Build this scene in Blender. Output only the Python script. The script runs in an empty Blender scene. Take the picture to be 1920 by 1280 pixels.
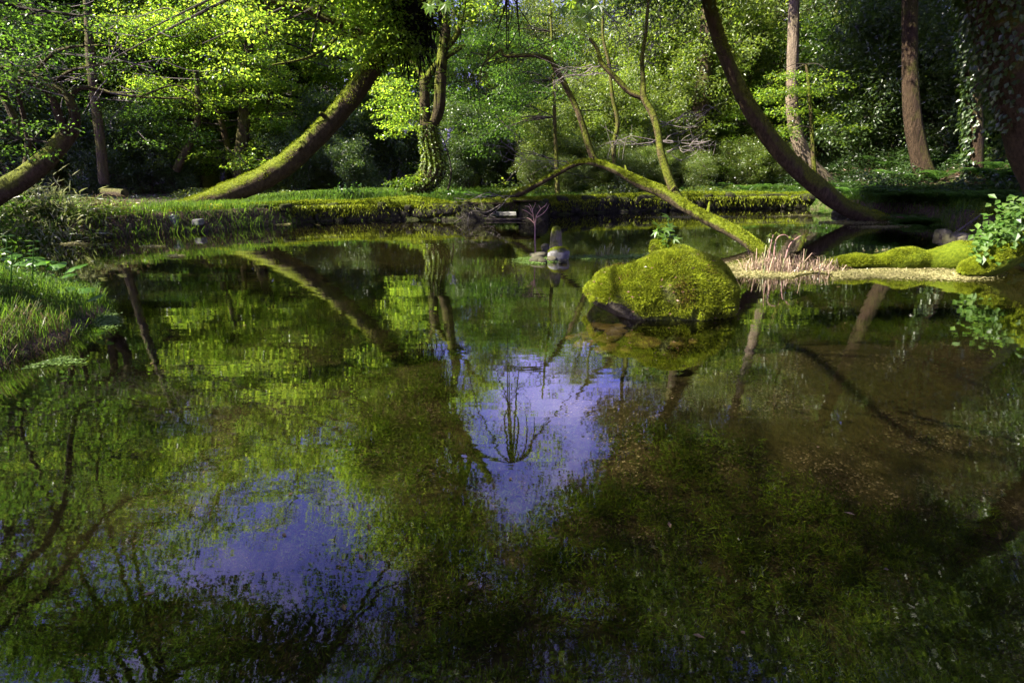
import bpy, math, random
import numpy as np
from mathutils import Vector

# ------------------------------------------------------------------ camera, sky, sun, exposure
scene = bpy.context.scene
COL = scene.collection
CAM_H, TILT = 1.3, math.radians(17.7)
FPX = 1920 * 20.0 / 36.0
cd = bpy.data.cameras.new("camera"); cd.lens = 20.0; cd.sensor_width = 36.0
cd.clip_start = 0.05; cd.clip_end = 600
cam = bpy.data.objects.new("camera", cd); COL.objects.link(cam)
cam.location = (0, 0, CAM_H); cam.rotation_euler = (math.pi / 2 - TILT, 0, 0)
scene.camera = cam

SUN = Vector((-0.70, -0.22, 0.68)).normalized()
world = bpy.data.worlds.new("World"); scene.world = world; world.use_nodes = True
wn = world.node_tree; bg = wn.nodes["Background"]
sky = wn.nodes.new("ShaderNodeTexSky"); sky.sky_type = 'NISHITA'; sky.sun_disc = False
sky.sun_elevation = math.asin(SUN.z); sky.sun_rotation = math.atan2(SUN.x, SUN.y)
sky.air_density = 1.0; sky.dust_density = 0.6; sky.ozone_density = 2.0
tint = wn.nodes.new("ShaderNodeMix"); tint.data_type = 'RGBA'; tint.blend_type = 'MULTIPLY'
tint.inputs[0].default_value = 1.0; tint.inputs[7].default_value = (1.24, 0.82, 1.85, 1)
wn.links.new(sky.outputs[0], tint.inputs[6]); 
ctc = wn.nodes.new("ShaderNodeTexCoord"); cn = wn.nodes.new("ShaderNodeTexNoise"); cn.inputs["Scale"].default_value = 3.2; cn.inputs["Detail"].default_value = 6; cn.inputs["Roughness"].default_value = .6
crm = wn.nodes.new("ShaderNodeMapRange"); crm.inputs[1].default_value = .5; crm.inputs[2].default_value = .72; crm.inputs[4].default_value = .75
cmx = wn.nodes.new("ShaderNodeMix"); cmx.data_type = 'RGBA'; cmx.inputs[7].default_value = (8.6, 7.6, 13.0, 1)      # thin bright cloud
wn.links.new(ctc.outputs["Generated"], cn.inputs["Vector"]); wn.links.new(cn.outputs["Fac"], crm.inputs[0]); wn.links.new(crm.outputs[0], cmx.inputs[0])
wn.links.new(tint.outputs[2], cmx.inputs[6]); wn.links.new(cmx.outputs[2], bg.inputs[0])
bg.inputs[1].default_value = 0.064
sl = bpy.data.lights.new("sun", 'SUN'); sl.energy = 5.0; sl.angle = math.radians(0.5); sl.color = (1.0, 0.93, 0.78)
so = bpy.data.objects.new("sun", sl); COL.objects.link(so)
so.rotation_euler = SUN.to_track_quat('Z', 'Y').to_euler(); so.location = (-20, 10, 30)

scene.view_settings.view_transform = 'Standard'; scene.view_settings.look = 'None'
scene.view_settings.gamma = 1.0; scene.view_settings.use_curve_mapping = False
scene.view_settings.exposure = 2.3
scene.render.engine = 'CYCLES'
cy = scene.cycles
cy.max_bounces = 9; cy.diffuse_bounces = 5; cy.glossy_bounces = 3; cy.transmission_bounces = 4
cy.transparent_max_bounces = 8; cy.caustics_reflective = False; cy.caustics_refractive = False
cy.sample_clamp_indirect = 4.0; cy.use_denoising = True; cy.use_adaptive_sampling = True; cy.adaptive_threshold = 0.02

# ------------------------------------------------------------------ helpers
CAMP = np.array([0, 0, CAM_H]); FWD = np.array([0, math.cos(TILT), -math.sin(TILT)]); UPV = np.array([0, math.sin(TILT), math.cos(TILT)])
def ray(x, y): return FWD + np.array([1., 0, 0]) * (x - 960) / FPX - UPV * (y - 640) / FPX
def PZ(x, y, z=0.0):
    d = ray(x, y); return CAMP + d * ((z - CAM_H) / d[2])
def PY(x, y, Y):
    d = ray(x, y); return CAMP + d * (Y / d[1])
def ppm(P): return np.dot(np.asarray(P) - CAMP, FWD) / FPX        # metres per photo pixel at P
RNG = np.random.default_rng(7)

def unit(a):
    a = np.asarray(a, float); return a / np.maximum(np.linalg.norm(a, axis=-1, keepdims=True), 1e-9)

_nr = np.random.default_rng(99)
_K = unit(_nr.normal(size=(24, 3))); _PH = _nr.uniform(0, 6.28, 24); _FR = _nr.uniform(0.6, 1.9, 24)
def noise(P, s=1.0, o=0):
    P = np.asarray(P, float) * s
    k = (_K * _FR[:, None]); a = np.sin(P @ k.T + _PH + o * 1.7)
    return a.mean(axis=-1) * 2.6

class QB:
    def __init__(s): s.V = []; s.Q = []; s.M = []; s.n = 0
    def add(s, V, Q, m=0):
        V = np.asarray(V, float).reshape(-1, 3); Q = np.asarray(Q, np.int64).reshape(-1, 4)
        s.V.append(V); s.Q.append(Q + s.n); s.M.append(np.full(len(Q), m)); s.n += len(V); return s
    def mesh(s, name, mats, smooth=True):
        V = np.concatenate(s.V); Q = np.concatenate(s.Q); M = np.concatenate(s.M)
        me = bpy.data.meshes.new(name)
        me.vertices.add(len(V)); me.vertices.foreach_set("co", V.astype(np.float32).ravel())
        me.loops.add(len(Q) * 4); me.loops.foreach_set("vertex_index", Q.astype(np.int32).ravel())
        me.polygons.add(len(Q)); me.polygons.foreach_set("loop_start", np.arange(0, len(Q) * 4, 4, dtype=np.int32))
        for m in mats: me.materials.append(m)
        me.polygons.foreach_set("material_index", M.astype(np.int32))
        me.polygons.foreach_set("use_smooth", np.full(len(Q), smooth))
        me.update(calc_edges=True); return me
    def obj(s, name, mats, parent=None, smooth=True):
        if not isinstance(mats, (list, tuple)): mats = [mats]
        o = bpy.data.objects.new(name, s.mesh(name, mats, smooth)); COL.objects.link(o)
        if parent is not None:
            o.parent = parent; o.matrix_parent_inverse = parent.matrix_basis.inverted()
        return o
def tag(o, label=None, cat=None, group=None, kind=None):
    if label: o["label"] = label
    if cat: o["category"] = cat
    if group: o["group"] = group
    if kind: o["kind"] = kind
    return o
def empty(name, loc, label, cat, group=None):
    o = bpy.data.objects.new(name, None); COL.objects.link(o); o.location = tuple(float(v) for v in loc); o.empty_display_size = 0.2
    return tag(o, label, cat, group)
def copy_tree(o, parent=None):
    c = o.copy(); COL.objects.link(c)
    if parent is not None: c.parent = parent
    for ch in list(o.children): copy_tree(ch, c)
    return c
def put(o, loc, rz=0., s=1., label=None, group=None):
    o.location = tuple(float(v) for v in loc); o.rotation_euler = (0, 0, rz); o.scale = (s, s, s) if np.isscalar(s) else s
    if label: o["label"] = label
    if group: o["group"] = group
    return o

def smooth_path(pts, rad, sub=6):
    pts = np.asarray(pts, float); rad = np.asarray(rad, float); n = len(pts)
    if n < 3 or sub < 2: return pts, rad
    P = np.vstack([2 * pts[0] - pts[1], pts, 2 * pts[-1] - pts[-2]]); out = []; ro = []
    for i in range(n - 1):
        p0, p1, p2, p3 = P[i], P[i + 1], P[i + 2], P[i + 3]
        for t in np.arange(sub) / sub:
            out.append(.5 * (2 * p1 + (p2 - p0) * t + (2 * p0 - 5 * p1 + 4 * p2 - p3) * t * t + (3 * p1 - p0 - 3 * p2 + p3) * t ** 3))
            ro.append(rad[i] * (1 - t) + rad[i + 1] * t)
    out.append(pts[-1]); ro.append(rad[-1]); return np.array(out), np.array(ro)
def tube(qb, pts, rad, n=10, sub=6, m=0, amp=0.0, ns=4.0, seed=0, cap=True, ridge=0.0):
    P, R = smooth_path(pts, rad, sub); T = unit(np.gradient(P, axis=0)); k = len(P)
    ref = np.array([0.31, 0.2, 0.93]) if abs(T[0] @ np.array([0.31, 0.2, 0.93])) < .9 else np.array([1., 0, 0])
    N = np.zeros_like(P); N[0] = unit(np.cross(T[0], ref))
    for i in range(1, k): N[i] = unit(N[i - 1] - T[i] * (N[i - 1] @ T[i]))
    B = np.cross(T, N); a = np.linspace(0, 2 * np.pi, n, endpoint=False)
    D = N[:, None, :] * np.cos(a)[None, :, None] + B[:, None, :] * np.sin(a)[None, :, None]
    V = P[:, None, :] + D * R[:, None, None]
    if amp:
        d = noise(V.reshape(-1, 3), ns, seed) * .6 + noise(V.reshape(-1, 3), ns * 3.1, seed + 5) * .4
        V = V + D * (R[:, None] * amp * d.reshape(k, n))[:, :, None]
    if ridge:                                                    # long bark ridges
        al = np.concatenate([[0], np.cumsum(np.linalg.norm(np.diff(P, axis=0), axis=1))]); rr = np.stack([np.broadcast_to(np.cos(a) * 5, (k, n)), np.broadcast_to(np.sin(a) * 5, (k, n)), np.broadcast_to(al[:, None] * 1.1, (k, n))], -1).reshape(-1, 3)
        V = V + D * (R[:, None] * ridge * (noise(rr, 1.0, seed) + .6 * noise(rr * np.array([2, 2, 2.]), 1.0, seed + 2)).reshape(k, n))[:, :, None]
    i = np.arange(k - 1)[:, None]; j = np.arange(n)[None, :]; j2 = (j + 1) % n
    Q = np.stack(np.broadcast_arrays(i * n + j, i * n + j2, (i + 1) * n + j2, (i + 1) * n + j), -1).reshape(-1, 4)
    qb.add(V, Q, m)
    if cap and n % 2 == 0 and n >= 6:
        for e in (0, k - 1):
            c = P[e] + T[e] * (R[e] * .35 if e else -R[e] * .35)
            ring = V[e]; VV = np.vstack([ring, c[None]])
            q = [[x, (x + 1) % n, (x + 2) % n, n] for x in range(0, n, 2)]
            qb.add(VV, q if e else [[r[2], r[1], r[0], r[3]] for r in q], m)
    return P, D, R
def leaf_quads(qb, base, axis, nrm, L, W, fold=.12, m=0, wide=.45):
    base = np.asarray(base, float); axis = unit(axis); side = unit(np.cross(axis, nrm)); nn = unit(np.cross(side, axis))
    L = np.broadcast_to(L, len(base))[:, None]; W = np.broadcast_to(W, len(base))[:, None]
    mid = base + axis * L * wide + nn * W * fold
    V = np.stack([base, mid + side * W * .5, base + axis * L - nn * L * .06, mid - side * W * .5], 1)
    qb.add(V, np.arange(len(base) * 4).reshape(-1, 4), m)
def star_leaves(qb, c, axis, nrm, size, m=0, lobes=(-118, -72, -34, 0, 34, 72, 118)):
    axis = unit(axis); side = unit(np.cross(axis, nrm)); nn = unit(np.cross(side, axis)); size = np.broadcast_to(size, len(c))
    for a in lobes:
        r = math.radians(a); d = axis * math.cos(r) + side * math.sin(r); l = size * (1.0 - .42 * (abs(a) / 118) ** 1.6)
        leaf_quads(qb, c, d - nn * .12, nn, l, l * .36, .08, m, .42)
def rnd_dirs(n, rng, flat=0.0):
    d = unit(rng.normal(size=(n, 3))); d[:, 2] *= (1 - flat); return unit(d)
def grass_blades(qb, base, H, W, lean, rng, m=0):
    n = len(base); az = rng.uniform(0, 6.283, n); d = np.stack([np.cos(az), np.sin(az), np.zeros(n)], 1)
    H = np.broadcast_to(H, n) * rng.uniform(.55, 1.25, n); ln = (rng.uniform(.1, 1, n) * lean * H)[:, None]
    s = np.stack([-np.sin(az), np.cos(az), np.zeros(n)], 1) * (np.broadcast_to(W, n) * .5)[:, None]
    up = np.array([0, 0, 1.])[None]
    p0 = base; p1 = base + up * (H * .5)[:, None] + d * ln * .22; p2 = base + up * (H * .88)[:, None] + d * ln * .62; p3 = base + up * (H * (1 - .25 * lean))[:, None] + d * ln * 1.1
    V = np.stack([p0 - s, p0 + s, p1 + s * .9, p1 - s * .9, p2 + s * .6, p2 - s * .6, p3 + s * .08, p3 - s * .08], 1)
    q = np.array([[0, 1, 2, 3], [3, 2, 4, 5], [5, 4, 6, 7]]); Q = (np.arange(n) * 8)[:, None, None] + q[None]
    qb.add(V, Q.reshape(-1, 4), m)
def cubesphere(n):
    V = []; Q = []; o = 0; g = np.tan(np.linspace(-1, 1, n + 1) * np.pi / 4)
    for ax in range(3):
        for sg in (-1, 1):
            u, v = np.meshgrid(g, g, indexing='ij'); P = np.zeros((n + 1, n + 1, 3)); P[..., ax] = sg
            P[..., (ax + 1) % 3] = u * sg; P[..., (ax + 2) % 3] = v
            V.append(P.reshape(-1, 3)); i, j = np.meshgrid(np.arange(n), np.arange(n), indexing='ij'); a = i * (n + 1) + j
            Q.append(np.stack([a, a + n + 1, a + n + 2, a + 1], -1).reshape(-1, 4) + o); o += (n + 1) ** 2
    V = unit(np.concatenate(V)); Q = np.concatenate(Q)
    key = np.round(V * 1e5).astype(np.int64); _, idx, inv = np.unique(key, axis=0, return_index=True, return_inverse=True)
    return V[idx], inv.reshape(-1)[Q]
_CS = {}
def blob(qb, c, r, n=6, amp=.12, ns=1.6, seed=0, m=0, rz=0., box=1.0):
    if n not in _CS: _CS[n] = cubesphere(n)
    S, Q = _CS[n]; V = np.sign(S) * np.abs(S) ** box if box != 1 else S.copy()
    V = V * (1 + amp * noise(S, ns, seed) + amp * .5 * noise(S, ns * 2.7, seed + 3))[:, None] * np.asarray(r, float)
    if rz: 
        co, si = math.cos(rz), math.sin(rz); V = np.stack([V[:, 0] * co - V[:, 1] * si, V[:, 0] * si + V[:, 1] * co, V[:, 2]], 1)
    V = V + np.asarray(c); qb.add(V, Q, m); return V, Q
def surf_sample(V, Q, n, rng):
    a, b, c, d = (V[Q[:, i]] for i in range(4)); nr = np.cross(c - a, d - b); A = np.linalg.norm(nr, axis=1)
    f = rng.choice(len(Q), n, p=A / A.sum()); u, v = rng.random((2, n, 1))
    P = (a[f] * (1 - u) + b[f] * u) * (1 - v) + (d[f] * (1 - u) + c[f] * u) * v
    return P, unit(nr[f])
def fuzz(qb, P, N, L, W, rng, m=0, droop=.25):
    n = len(P); ax = unit(N + rng.normal(size=(n, 3)) * .45 + np.array([0, 0, -droop + .35]))
    leaf_quads(qb, P - N * .004, ax, rnd_dirs(n, rng), L * rng.uniform(.5, 1.3, n), W, .1, m)

# ------------------------------------------------------------------ materials
def mat_new(name):
    m = bpy.data.materials.new(name); m.use_nodes = True; nt = m.node_tree; nt.nodes.clear()
    out = nt.nodes.new("ShaderNodeOutputMaterial"); return m, nt, out
def N(nt, t, **kw):
    n = nt.nodes.new(t)
    for k, v in kw.items(): setattr(n, k, v)
    return n
def noise_node(nt, scale, detail=5, rough=.6, coord='Object', stretch=None):
    tc = N(nt, "ShaderNodeTexCoord") if coord != 'Pos' else N(nt, "ShaderNodeNewGeometry")
    src = tc.outputs["Position"] if coord == 'Pos' else tc.outputs[coord]
    if stretch:
        mp = N(nt, "ShaderNodeMapping"); mp.inputs["Scale"].default_value = stretch; nt.links.new(src, mp.inputs[0]); src = mp.outputs[0]
    nn = N(nt, "ShaderNodeTexNoise"); nn.inputs["Scale"].default_value = scale; nn.inputs["Detail"].default_value = detail; nn.inputs["Roughness"].default_value = rough
    nt.links.new(src, nn.inputs["Vector"]); return nn
def ramp(nt, fac, stops):
    r = N(nt, "ShaderNodeValToRGB"); e = r.color_ramp.elements
    while len(e) < len(stops): e.new(.5)
    for i, (p, c) in enumerate(stops): e[i].position = p; e[i].color = (*c, 1)
    nt.links.new(fac, r.inputs[0]); return r
def leaf_mat(name, c0, c1, t0, t1, trans=.5, gloss=.05, rough=.35, clump=1.1, vmin=.55):
    m, nt, out = mat_new(name); g = N(nt, "ShaderNodeNewGeometry")
    r1 = ramp(nt, g.outputs["Random Per Island"], [(0, c0), (1, c1)]); r2 = ramp(nt, g.outputs["Random Per Island"], [(0, t0), (1, t1)])
    nz = noise_node(nt, clump, 2, .5, 'Pos'); vr = N(nt, "ShaderNodeMapRange"); vr.inputs[1].default_value = .32; vr.inputs[2].default_value = .68; vr.inputs[3].default_value = vmin; vr.inputs[4].default_value = 1.3; nt.links.new(nz.outputs["Fac"], vr.inputs[0])
    def vary(c):
        mm = N(nt, "ShaderNodeVectorMath", operation='SCALE'); nt.links.new(c, mm.inputs[0]); nt.links.new(vr.outputs[0], mm.inputs["Scale"]); return mm
    r1 = vary(r1.outputs[0]); r2 = vary(r2.outputs[0])
    d = N(nt, "ShaderNodeBsdfDiffuse"); t = N(nt, "ShaderNodeBsdfTranslucent"); mx = N(nt, "ShaderNodeMixShader"); mx.inputs[0].default_value = trans
    nt.links.new(r1.outputs[0], d.inputs[0]); nt.links.new(r2.outputs[0], t.inputs[0]); nt.links.new(d.outputs[0], mx.inputs[1]); nt.links.new(t.outputs[0], mx.inputs[2])
    gl = N(nt, "ShaderNodeBsdfGlossy"); gl.inputs["Roughness"].default_value = rough; m2 = N(nt, "ShaderNodeMixShader"); m2.inputs[0].default_value = gloss
    nt.links.new(mx.outputs[0], m2.inputs[1]); nt.links.new(gl.outputs[0], m2.inputs[2]); nt.links.new(m2.outputs[0], out.inputs[0]); return m
def bark_mat(name, b0, b1, moss=0.6, m0=(.04, .06, .004), m1=(.17, .20, .012), stretch=(6, 6, 1.2), bias=.2):
    m, nt, out = mat_new(name); p = N(nt, "ShaderNodeBsdfPrincipled"); p.inputs["Roughness"].default_value = .9; p.inputs["Specular IOR Level"].default_value = .15
    n1 = noise_node(nt, 2.5, 8, .7, 'Pos', stretch); n2 = noise_node(nt, 2.2, 6, .65, 'Pos'); n3 = noise_node(nt, 26, 5, .7, 'Pos')
    rb = ramp(nt, n1.outputs["Fac"], [(.35, b0), (.68, b1)]); rm = ramp(nt, n3.outputs["Fac"], [(.32, m0), (.7, m1)])
    g = N(nt, "ShaderNodeNewGeometry"); sx = N(nt, "ShaderNodeSeparateXYZ"); nt.links.new(g.outputs["Normal"], sx.inputs[0])
    a = N(nt, "ShaderNodeMath", operation='MULTIPLY_ADD'); nt.links.new(sx.outputs["Z"], a.inputs[0]); a.inputs[1].default_value = .45; a.inputs[2].default_value = bias * moss
    b = N(nt, "ShaderNodeMath", operation='ADD'); nt.links.new(a.outputs[0], b.inputs[0]); nt.links.new(n2.outputs["Fac"], b.inputs[1])
    fr = ramp(nt, b.outputs[0], [(.5, (0, 0, 0)), (.68, (1, 1, 1))]); mu = N(nt, "ShaderNodeMath", operation='MULTIPLY'); nt.links.new(fr.outputs[0], mu.inputs[0]); mu.inputs[1].default_value = min(1, moss * 1.4)
    mx = N(nt, "ShaderNodeMix", data_type='RGBA'); nt.links.new(mu.outputs[0], mx.inputs[0]); nt.links.new(rb.outputs[0], mx.inputs[6]); nt.links.new(rm.outputs[0], mx.inputs[7])
    nt.links.new(mx.outputs[2], p.inputs["Base Color"])
    ad = N(nt, "ShaderNodeMath", operation='ADD'); nt.links.new(n1.outputs["Fac"], ad.inputs[0]); nt.links.new(n3.outputs["Fac"], ad.inputs[1])
    bu = N(nt, "ShaderNodeBump"); bu.inputs["Strength"].default_value = .9; bu.inputs["Distance"].default_value = .05; nt.links.new(ad.outputs[0], bu.inputs["Height"]); nt.links.new(bu.outputs[0], p.inputs["Normal"])
    nt.links.new(p.outputs[0], out.inputs[0]); return m
def rough_mat(name, stops, scale=8, rough=.85, bump=.6, dist=.03, detail=7, spec=.2, coord='Pos', stretch=None):
    m, nt, out = mat_new(name); p = N(nt, "ShaderNodeBsdfPrincipled"); p.inputs["Roughness"].default_value = rough; p.inputs["Specular IOR Level"].default_value = spec
    n = noise_node(nt, scale, detail, .68, coord, stretch); r = ramp(nt, n.outputs["Fac"], stops); nt.links.new(r.outputs[0], p.inputs["Base Color"])
    b = N(nt, "ShaderNodeBump"); b.inputs["Strength"].default_value = bump; b.inputs["Distance"].default_value = dist; nt.links.new(n.outputs["Fac"], b.inputs["Height"]); nt.links.new(b.outputs[0], p.inputs["Normal"])
    nt.links.new(p.outputs[0], out.inputs[0]); return m

M = {}
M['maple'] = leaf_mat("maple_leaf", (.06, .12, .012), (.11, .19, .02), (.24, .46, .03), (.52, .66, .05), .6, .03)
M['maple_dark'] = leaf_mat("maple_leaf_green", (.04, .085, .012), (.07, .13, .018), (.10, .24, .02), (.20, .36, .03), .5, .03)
M['young'] = leaf_mat("young_leaf", (.05, .10, .012), (.11, .15, .02), (.15, .26, .02), (.36, .42, .05), .5, .05)
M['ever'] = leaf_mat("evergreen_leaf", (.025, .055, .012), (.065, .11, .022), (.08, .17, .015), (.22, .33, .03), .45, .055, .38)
M['ever_lit'] = leaf_mat("evergreen_leaf_sunlit", (.06, .10, .014), (.13, .17, .026), (.20, .34, .02), (.42, .52, .05), .5, .04, .42)  # lit copy of the evergreen leaf: sunlight put into a lighter colour
M['cedar'] = leaf_mat("cedar_needle", (.016, .038, .010), (.04, .07, .016), (.04, .10, .012), (.09, .16, .02), .35, .03)
M['fern'] = leaf_mat("fern_frond", (.03, .075, .012), (.06, .12, .02), (.08, .2, .02), (.16, .32, .04), .5, .04)
M['grass'] = leaf_mat("grass_blade", (.035, .085, .008), (.09, .15, .015), (.08, .21, .012), (.24, .38, .03), .5, .012, .6, 2.5)
M['dry'] = leaf_mat("dry_stalk", (.07, .045, .03), (.40, .29, .20), (.12, .08, .05), (.34, .23, .15), .25, .04)
M['straw'] = leaf_mat("straw", (.07, .055, .02), (.18, .13, .06), (.1, .08, .03), (.16, .12, .05), .25, .02)
M['sasa'] = leaf_mat("bamboo_grass_leaf", (.08, .11, .03), (.26, .27, .12), (.18, .24, .05), (.35, .36, .14), .4, .06)
M['butter'] = leaf_mat("butterbur_leaf", (.06, .16, .02), (.08, .18, .025), (.14, .34, .02), (.18, .38, .03), .5, .05)
M['hydra'] = leaf_mat("vine_leaf", (.05, .12, .016), (.11, .18, .035), (.16, .34, .025), (.26, .42, .05), .45, .03, .45)
M['moss_b'] = leaf_mat("moss_tuft", (.09, .125, .008), (.27, .31, .016), (.16, .22, .01), (.38, .44, .02), .35, .01, .5, 9.0, .55)
M['moss_old'] = leaf_mat("old_moss_tuft", (.07, .05, .01), (.16, .11, .025), (.1, .07, .01), (.2, .14, .03), .3, .01)
M['seedling'] = leaf_mat("seedling_leaf", (.10, .20, .02), (.14, .24, .03), (.22, .46, .03), (.3, .52, .04), .5, .04)
M['weed'] = leaf_mat("pondweed_leaf", (.014, .045, .005), (.10, .14, .012), (.05, .09, .006), (.13, .18, .012), .35, .01, .5, 5.0)
M['algae'] = leaf_mat("floating_weed", (.14, .14, .045), (.36, .32, .15), (.18, .18, .05), (.3, .28, .1), .25, .04)
M['duck'] = leaf_mat("green_floating_weed", (.08, .15, .03), (.16, .24, .06), (.1, .2, .03), (.2, .3, .05), .3, .04)
M['wist'] = leaf_mat("wisteria_petal", (.24, .20, .50), (.38, .34, .65), (.2, .18, .4), (.3, .28, .5), .4, .02)
M['yellow'] = leaf_mat("yellow_flower", (.45, .40, .02), (.6, .5, .03), (.4, .35, .02), (.5, .42, .03), .4, .02)
M['litter'] = leaf_mat("fallen_leaf", (.10, .05, .03), (.26, .15, .09), (.1, .05, .03), (.2, .1, .06), .2, .04)
M['root'] = leaf_mat("dark_root", (.010, .010, .008), (.02, .02, .012), (.01, .01, .008), (.02, .025, .01), .2, .01)
M['bark'] = bark_mat("bark_grey_brown", (.03, .022, .012), (.11, .082, .048), .25)
M['bark_moss'] = bark_mat("bark_mossy", (.024, .019, .009), (.08, .06, .03), .9, bias=.02)
M['bark_moss_half'] = bark_mat("bark_half_mossy", (.035, .025, .012), (.13, .095, .05), .6)
M['bark_pale'] = bark_mat("bark_pale", (.07, .052, .036), (.30, .235, .165), .12, stretch=(13, 13, .9))
M['bark_red'] = bark_mat("bark_reddish", (.013, .009, .005), (.10, .066, .04), .25, stretch=(15, 15, .7))
M['twig'] = rough_mat("twig_grey", [(.3, (.08, .07, .06)), (.7, (.26, .22, .20))], 20)
M['twig_dark'] = rough_mat("twig_dark", [(.3, (.02, .016, .012)), (.7, (.06, .05, .035))], 20)
M['twig_pink'] = rough_mat("twig_pinkish", [(.3, (.22, .12, .10)), (.7, (.38, .24, .20))], 20)
M['rock'] = rough_mat("rock_dark", [(.3, (.022, .02, .011)), (.5, (.05, .048, .026)), (.75, (.16, .14, .11))], 3.5, .8, .8, .03)
M['rock_brown'] = rough_mat("rock_brown_wet", [(.32, (.03, .022, .012)), (.68, (.12, .08, .036))], 14, .6, .5, .01)
M['rock_grey'] = rough_mat("rock_grey", [(.3, (.06, .06, .055)), (.7, (.24, .23, .22))], 9, .8, .5, .01)
M['concrete'] = rough_mat("concrete_block", [(.3, (.05, .055, .065)), (.7, (.12, .125, .14))], 14, .85, .3, .01)
M['moss'] = rough_mat("moss_cushion", [(.3, (.04, .06, .005)), (.5, (.085, .115, .008)), (.72, (.15, .18, .012))], 30, .95, 1.0, .02, spec=.05)
def ground_mat():
    m, nt, out = mat_new("earth_and_litter"); p = N(nt, "ShaderNodeBsdfPrincipled"); p.inputs["Roughness"].default_value = .92; p.inputs["Specular IOR Level"].default_value = .15
    n1 = noise_node(nt, .8, 6, .6, 'Pos'); n2 = noise_node(nt, 22, 6, .75, 'Pos')
    soil = ramp(nt, n2.outputs["Fac"], [(.3, (.022, .016, .012)), (.52, (.07, .048, .034)), (.72, (.19, .125, .09))])
    gr = ramp(nt, n2.outputs["Fac"], [(.3, (.015, .03, .006)), (.7, (.06, .10, .014))])
    fr = ramp(nt, n1.outputs["Fac"], [(.52, (0, 0, 0)), (.66, (1, 1, 1))])
    mx = N(nt, "ShaderNodeMix", data_type='RGBA'); nt.links.new(fr.outputs[0], mx.inputs[0]); nt.links.new(soil.outputs[0], mx.inputs[6]); nt.links.new(gr.outputs[0], mx.inputs[7])
    vo = N(nt, "ShaderNodeTexVoronoi"); vo.inputs["Scale"].default_value = 85; g = N(nt, "ShaderNodeNewGeometry"); nt.links.new(g.outputs["Position"], vo.inputs["Vector"])
    sep = N(nt, "ShaderNodeSeparateColor"); nt.links.new(vo.outputs["Color"], sep.inputs[0])
    gv = ramp(nt, sep.outputs[0], [(0, (.012, .009, .006)), (.55, (.036, .027, .016)), (.88, (.065, .05, .032)), (1, (.20, .165, .13))])
    silt = ramp(nt, n2.outputs["Fac"], [(.3, (.012, .011, .005)), (.7, (.05, .042, .018))])
    n3 = noise_node(nt, 1.6, 5, .65, 'Pos'); f3 = ramp(nt, n3.outputs["Fac"], [(.44, (0, 0, 0)), (.56, (1, 1, 1))])
    bed = N(nt, "ShaderNodeMix", data_type='RGBA'); nt.links.new(f3.outputs[0], bed.inputs[0]); nt.links.new(silt.outputs[0], bed.inputs[6]); nt.links.new(gv.outputs[0], bed.inputs[7])
    sx = N(nt, "ShaderNodeSeparateXYZ"); nt.links.new(g.outputs["Position"], sx.inputs[0])
    zr = N(nt, "ShaderNodeMapRange"); zr.inputs[1].default_value = -.06; zr.inputs[2].default_value = .03; nt.links.new(sx.outputs["Z"], zr.inputs[0])
    fin = N(nt, "ShaderNodeMix", data_type='RGBA'); nt.links.new(zr.outputs[0], fin.inputs[0]); nt.links.new(bed.outputs[2], fin.inputs[6]); nt.links.new(mx.outputs[2], fin.inputs[7])
    nt.links.new(fin.outputs[2], p.inputs["Base Color"])
    b = N(nt, "ShaderNodeBump"); b.inputs["Strength"].default_value = .8; b.inputs["Distance"].default_value = .04; nt.links.new(n2.outputs["Fac"], b.inputs["Height"]); nt.links.new(b.outputs[0], p.inputs["Normal"])
    nt.links.new(p.outputs[0], out.inputs[0]); return m
M['ground'] = ground_mat()
def water_mat():
    m, nt, out = mat_new("pond_water"); tr = N(nt, "ShaderNodeBsdfTransparent"); tr.inputs[0].default_value = (.70, .69, .48, 1)
    lf = N(nt, "ShaderNodeLayerWeight"); lf.inputs[0].default_value = .5; ab = ramp(nt, lf.outputs["Facing"], [(.25, (.76, .75, .54)), (.85, (.34, .36, .19))])   # longer path through the water at grazing angles
    nt.links.new(ab.outputs[0], tr.inputs[0])
    gl = N(nt, "ShaderNodeBsdfGlossy"); gl.inputs["Roughness"].default_value = .022; gl.inputs[0].default_value = (1, 1, 1, 1)
    lw = N(nt, "ShaderNodeLayerWeight"); lw.inputs[0].default_value = .5
    pw = N(nt, "ShaderNodeMath", operation='POWER'); nt.links.new(lw.outputs["Facing"], pw.inputs[0]); pw.inputs[1].default_value = 3.0
    fr = N(nt, "ShaderNodeMath", operation='MULTIPLY_ADD'); nt.links.new(pw.outputs[0], fr.inputs[0]); fr.inputs[1].default_value = .92; fr.inputs[2].default_value = .028
    n1 = noise_node(nt, 1.3, 3, .5, 'Pos', (.5, 2.6, 1)); n2 = noise_node(nt, 7, 3, .55, 'Pos', (.5, 2.4, 1))
    ad = N(nt, "ShaderNodeMath", operation='MULTIPLY_ADD'); nt.links.new(n2.outputs["Fac"], ad.inputs[0]); ad.inputs[1].default_value = .07; nt.links.new(n1.outputs["Fac"], ad.inputs[2])
    b = N(nt, "ShaderNodeBump"); b.inputs["Strength"].default_value = .03; b.inputs["Distance"].default_value = .06; nt.links.new(ad.outputs[0], b.inputs["Height"]); nt.links.new(b.outputs[0], gl.inputs["Normal"])
    mx = N(nt, "ShaderNodeMixShader"); nt.links.new(fr.outputs[0], mx.inputs[0]); nt.links.new(tr.outputs[0], mx.inputs[1]); nt.links.new(gl.outputs[0], mx.inputs[2]); nt.links.new(mx.outputs[0], out.inputs[0]); return m
M['water'] = water_mat()

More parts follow.
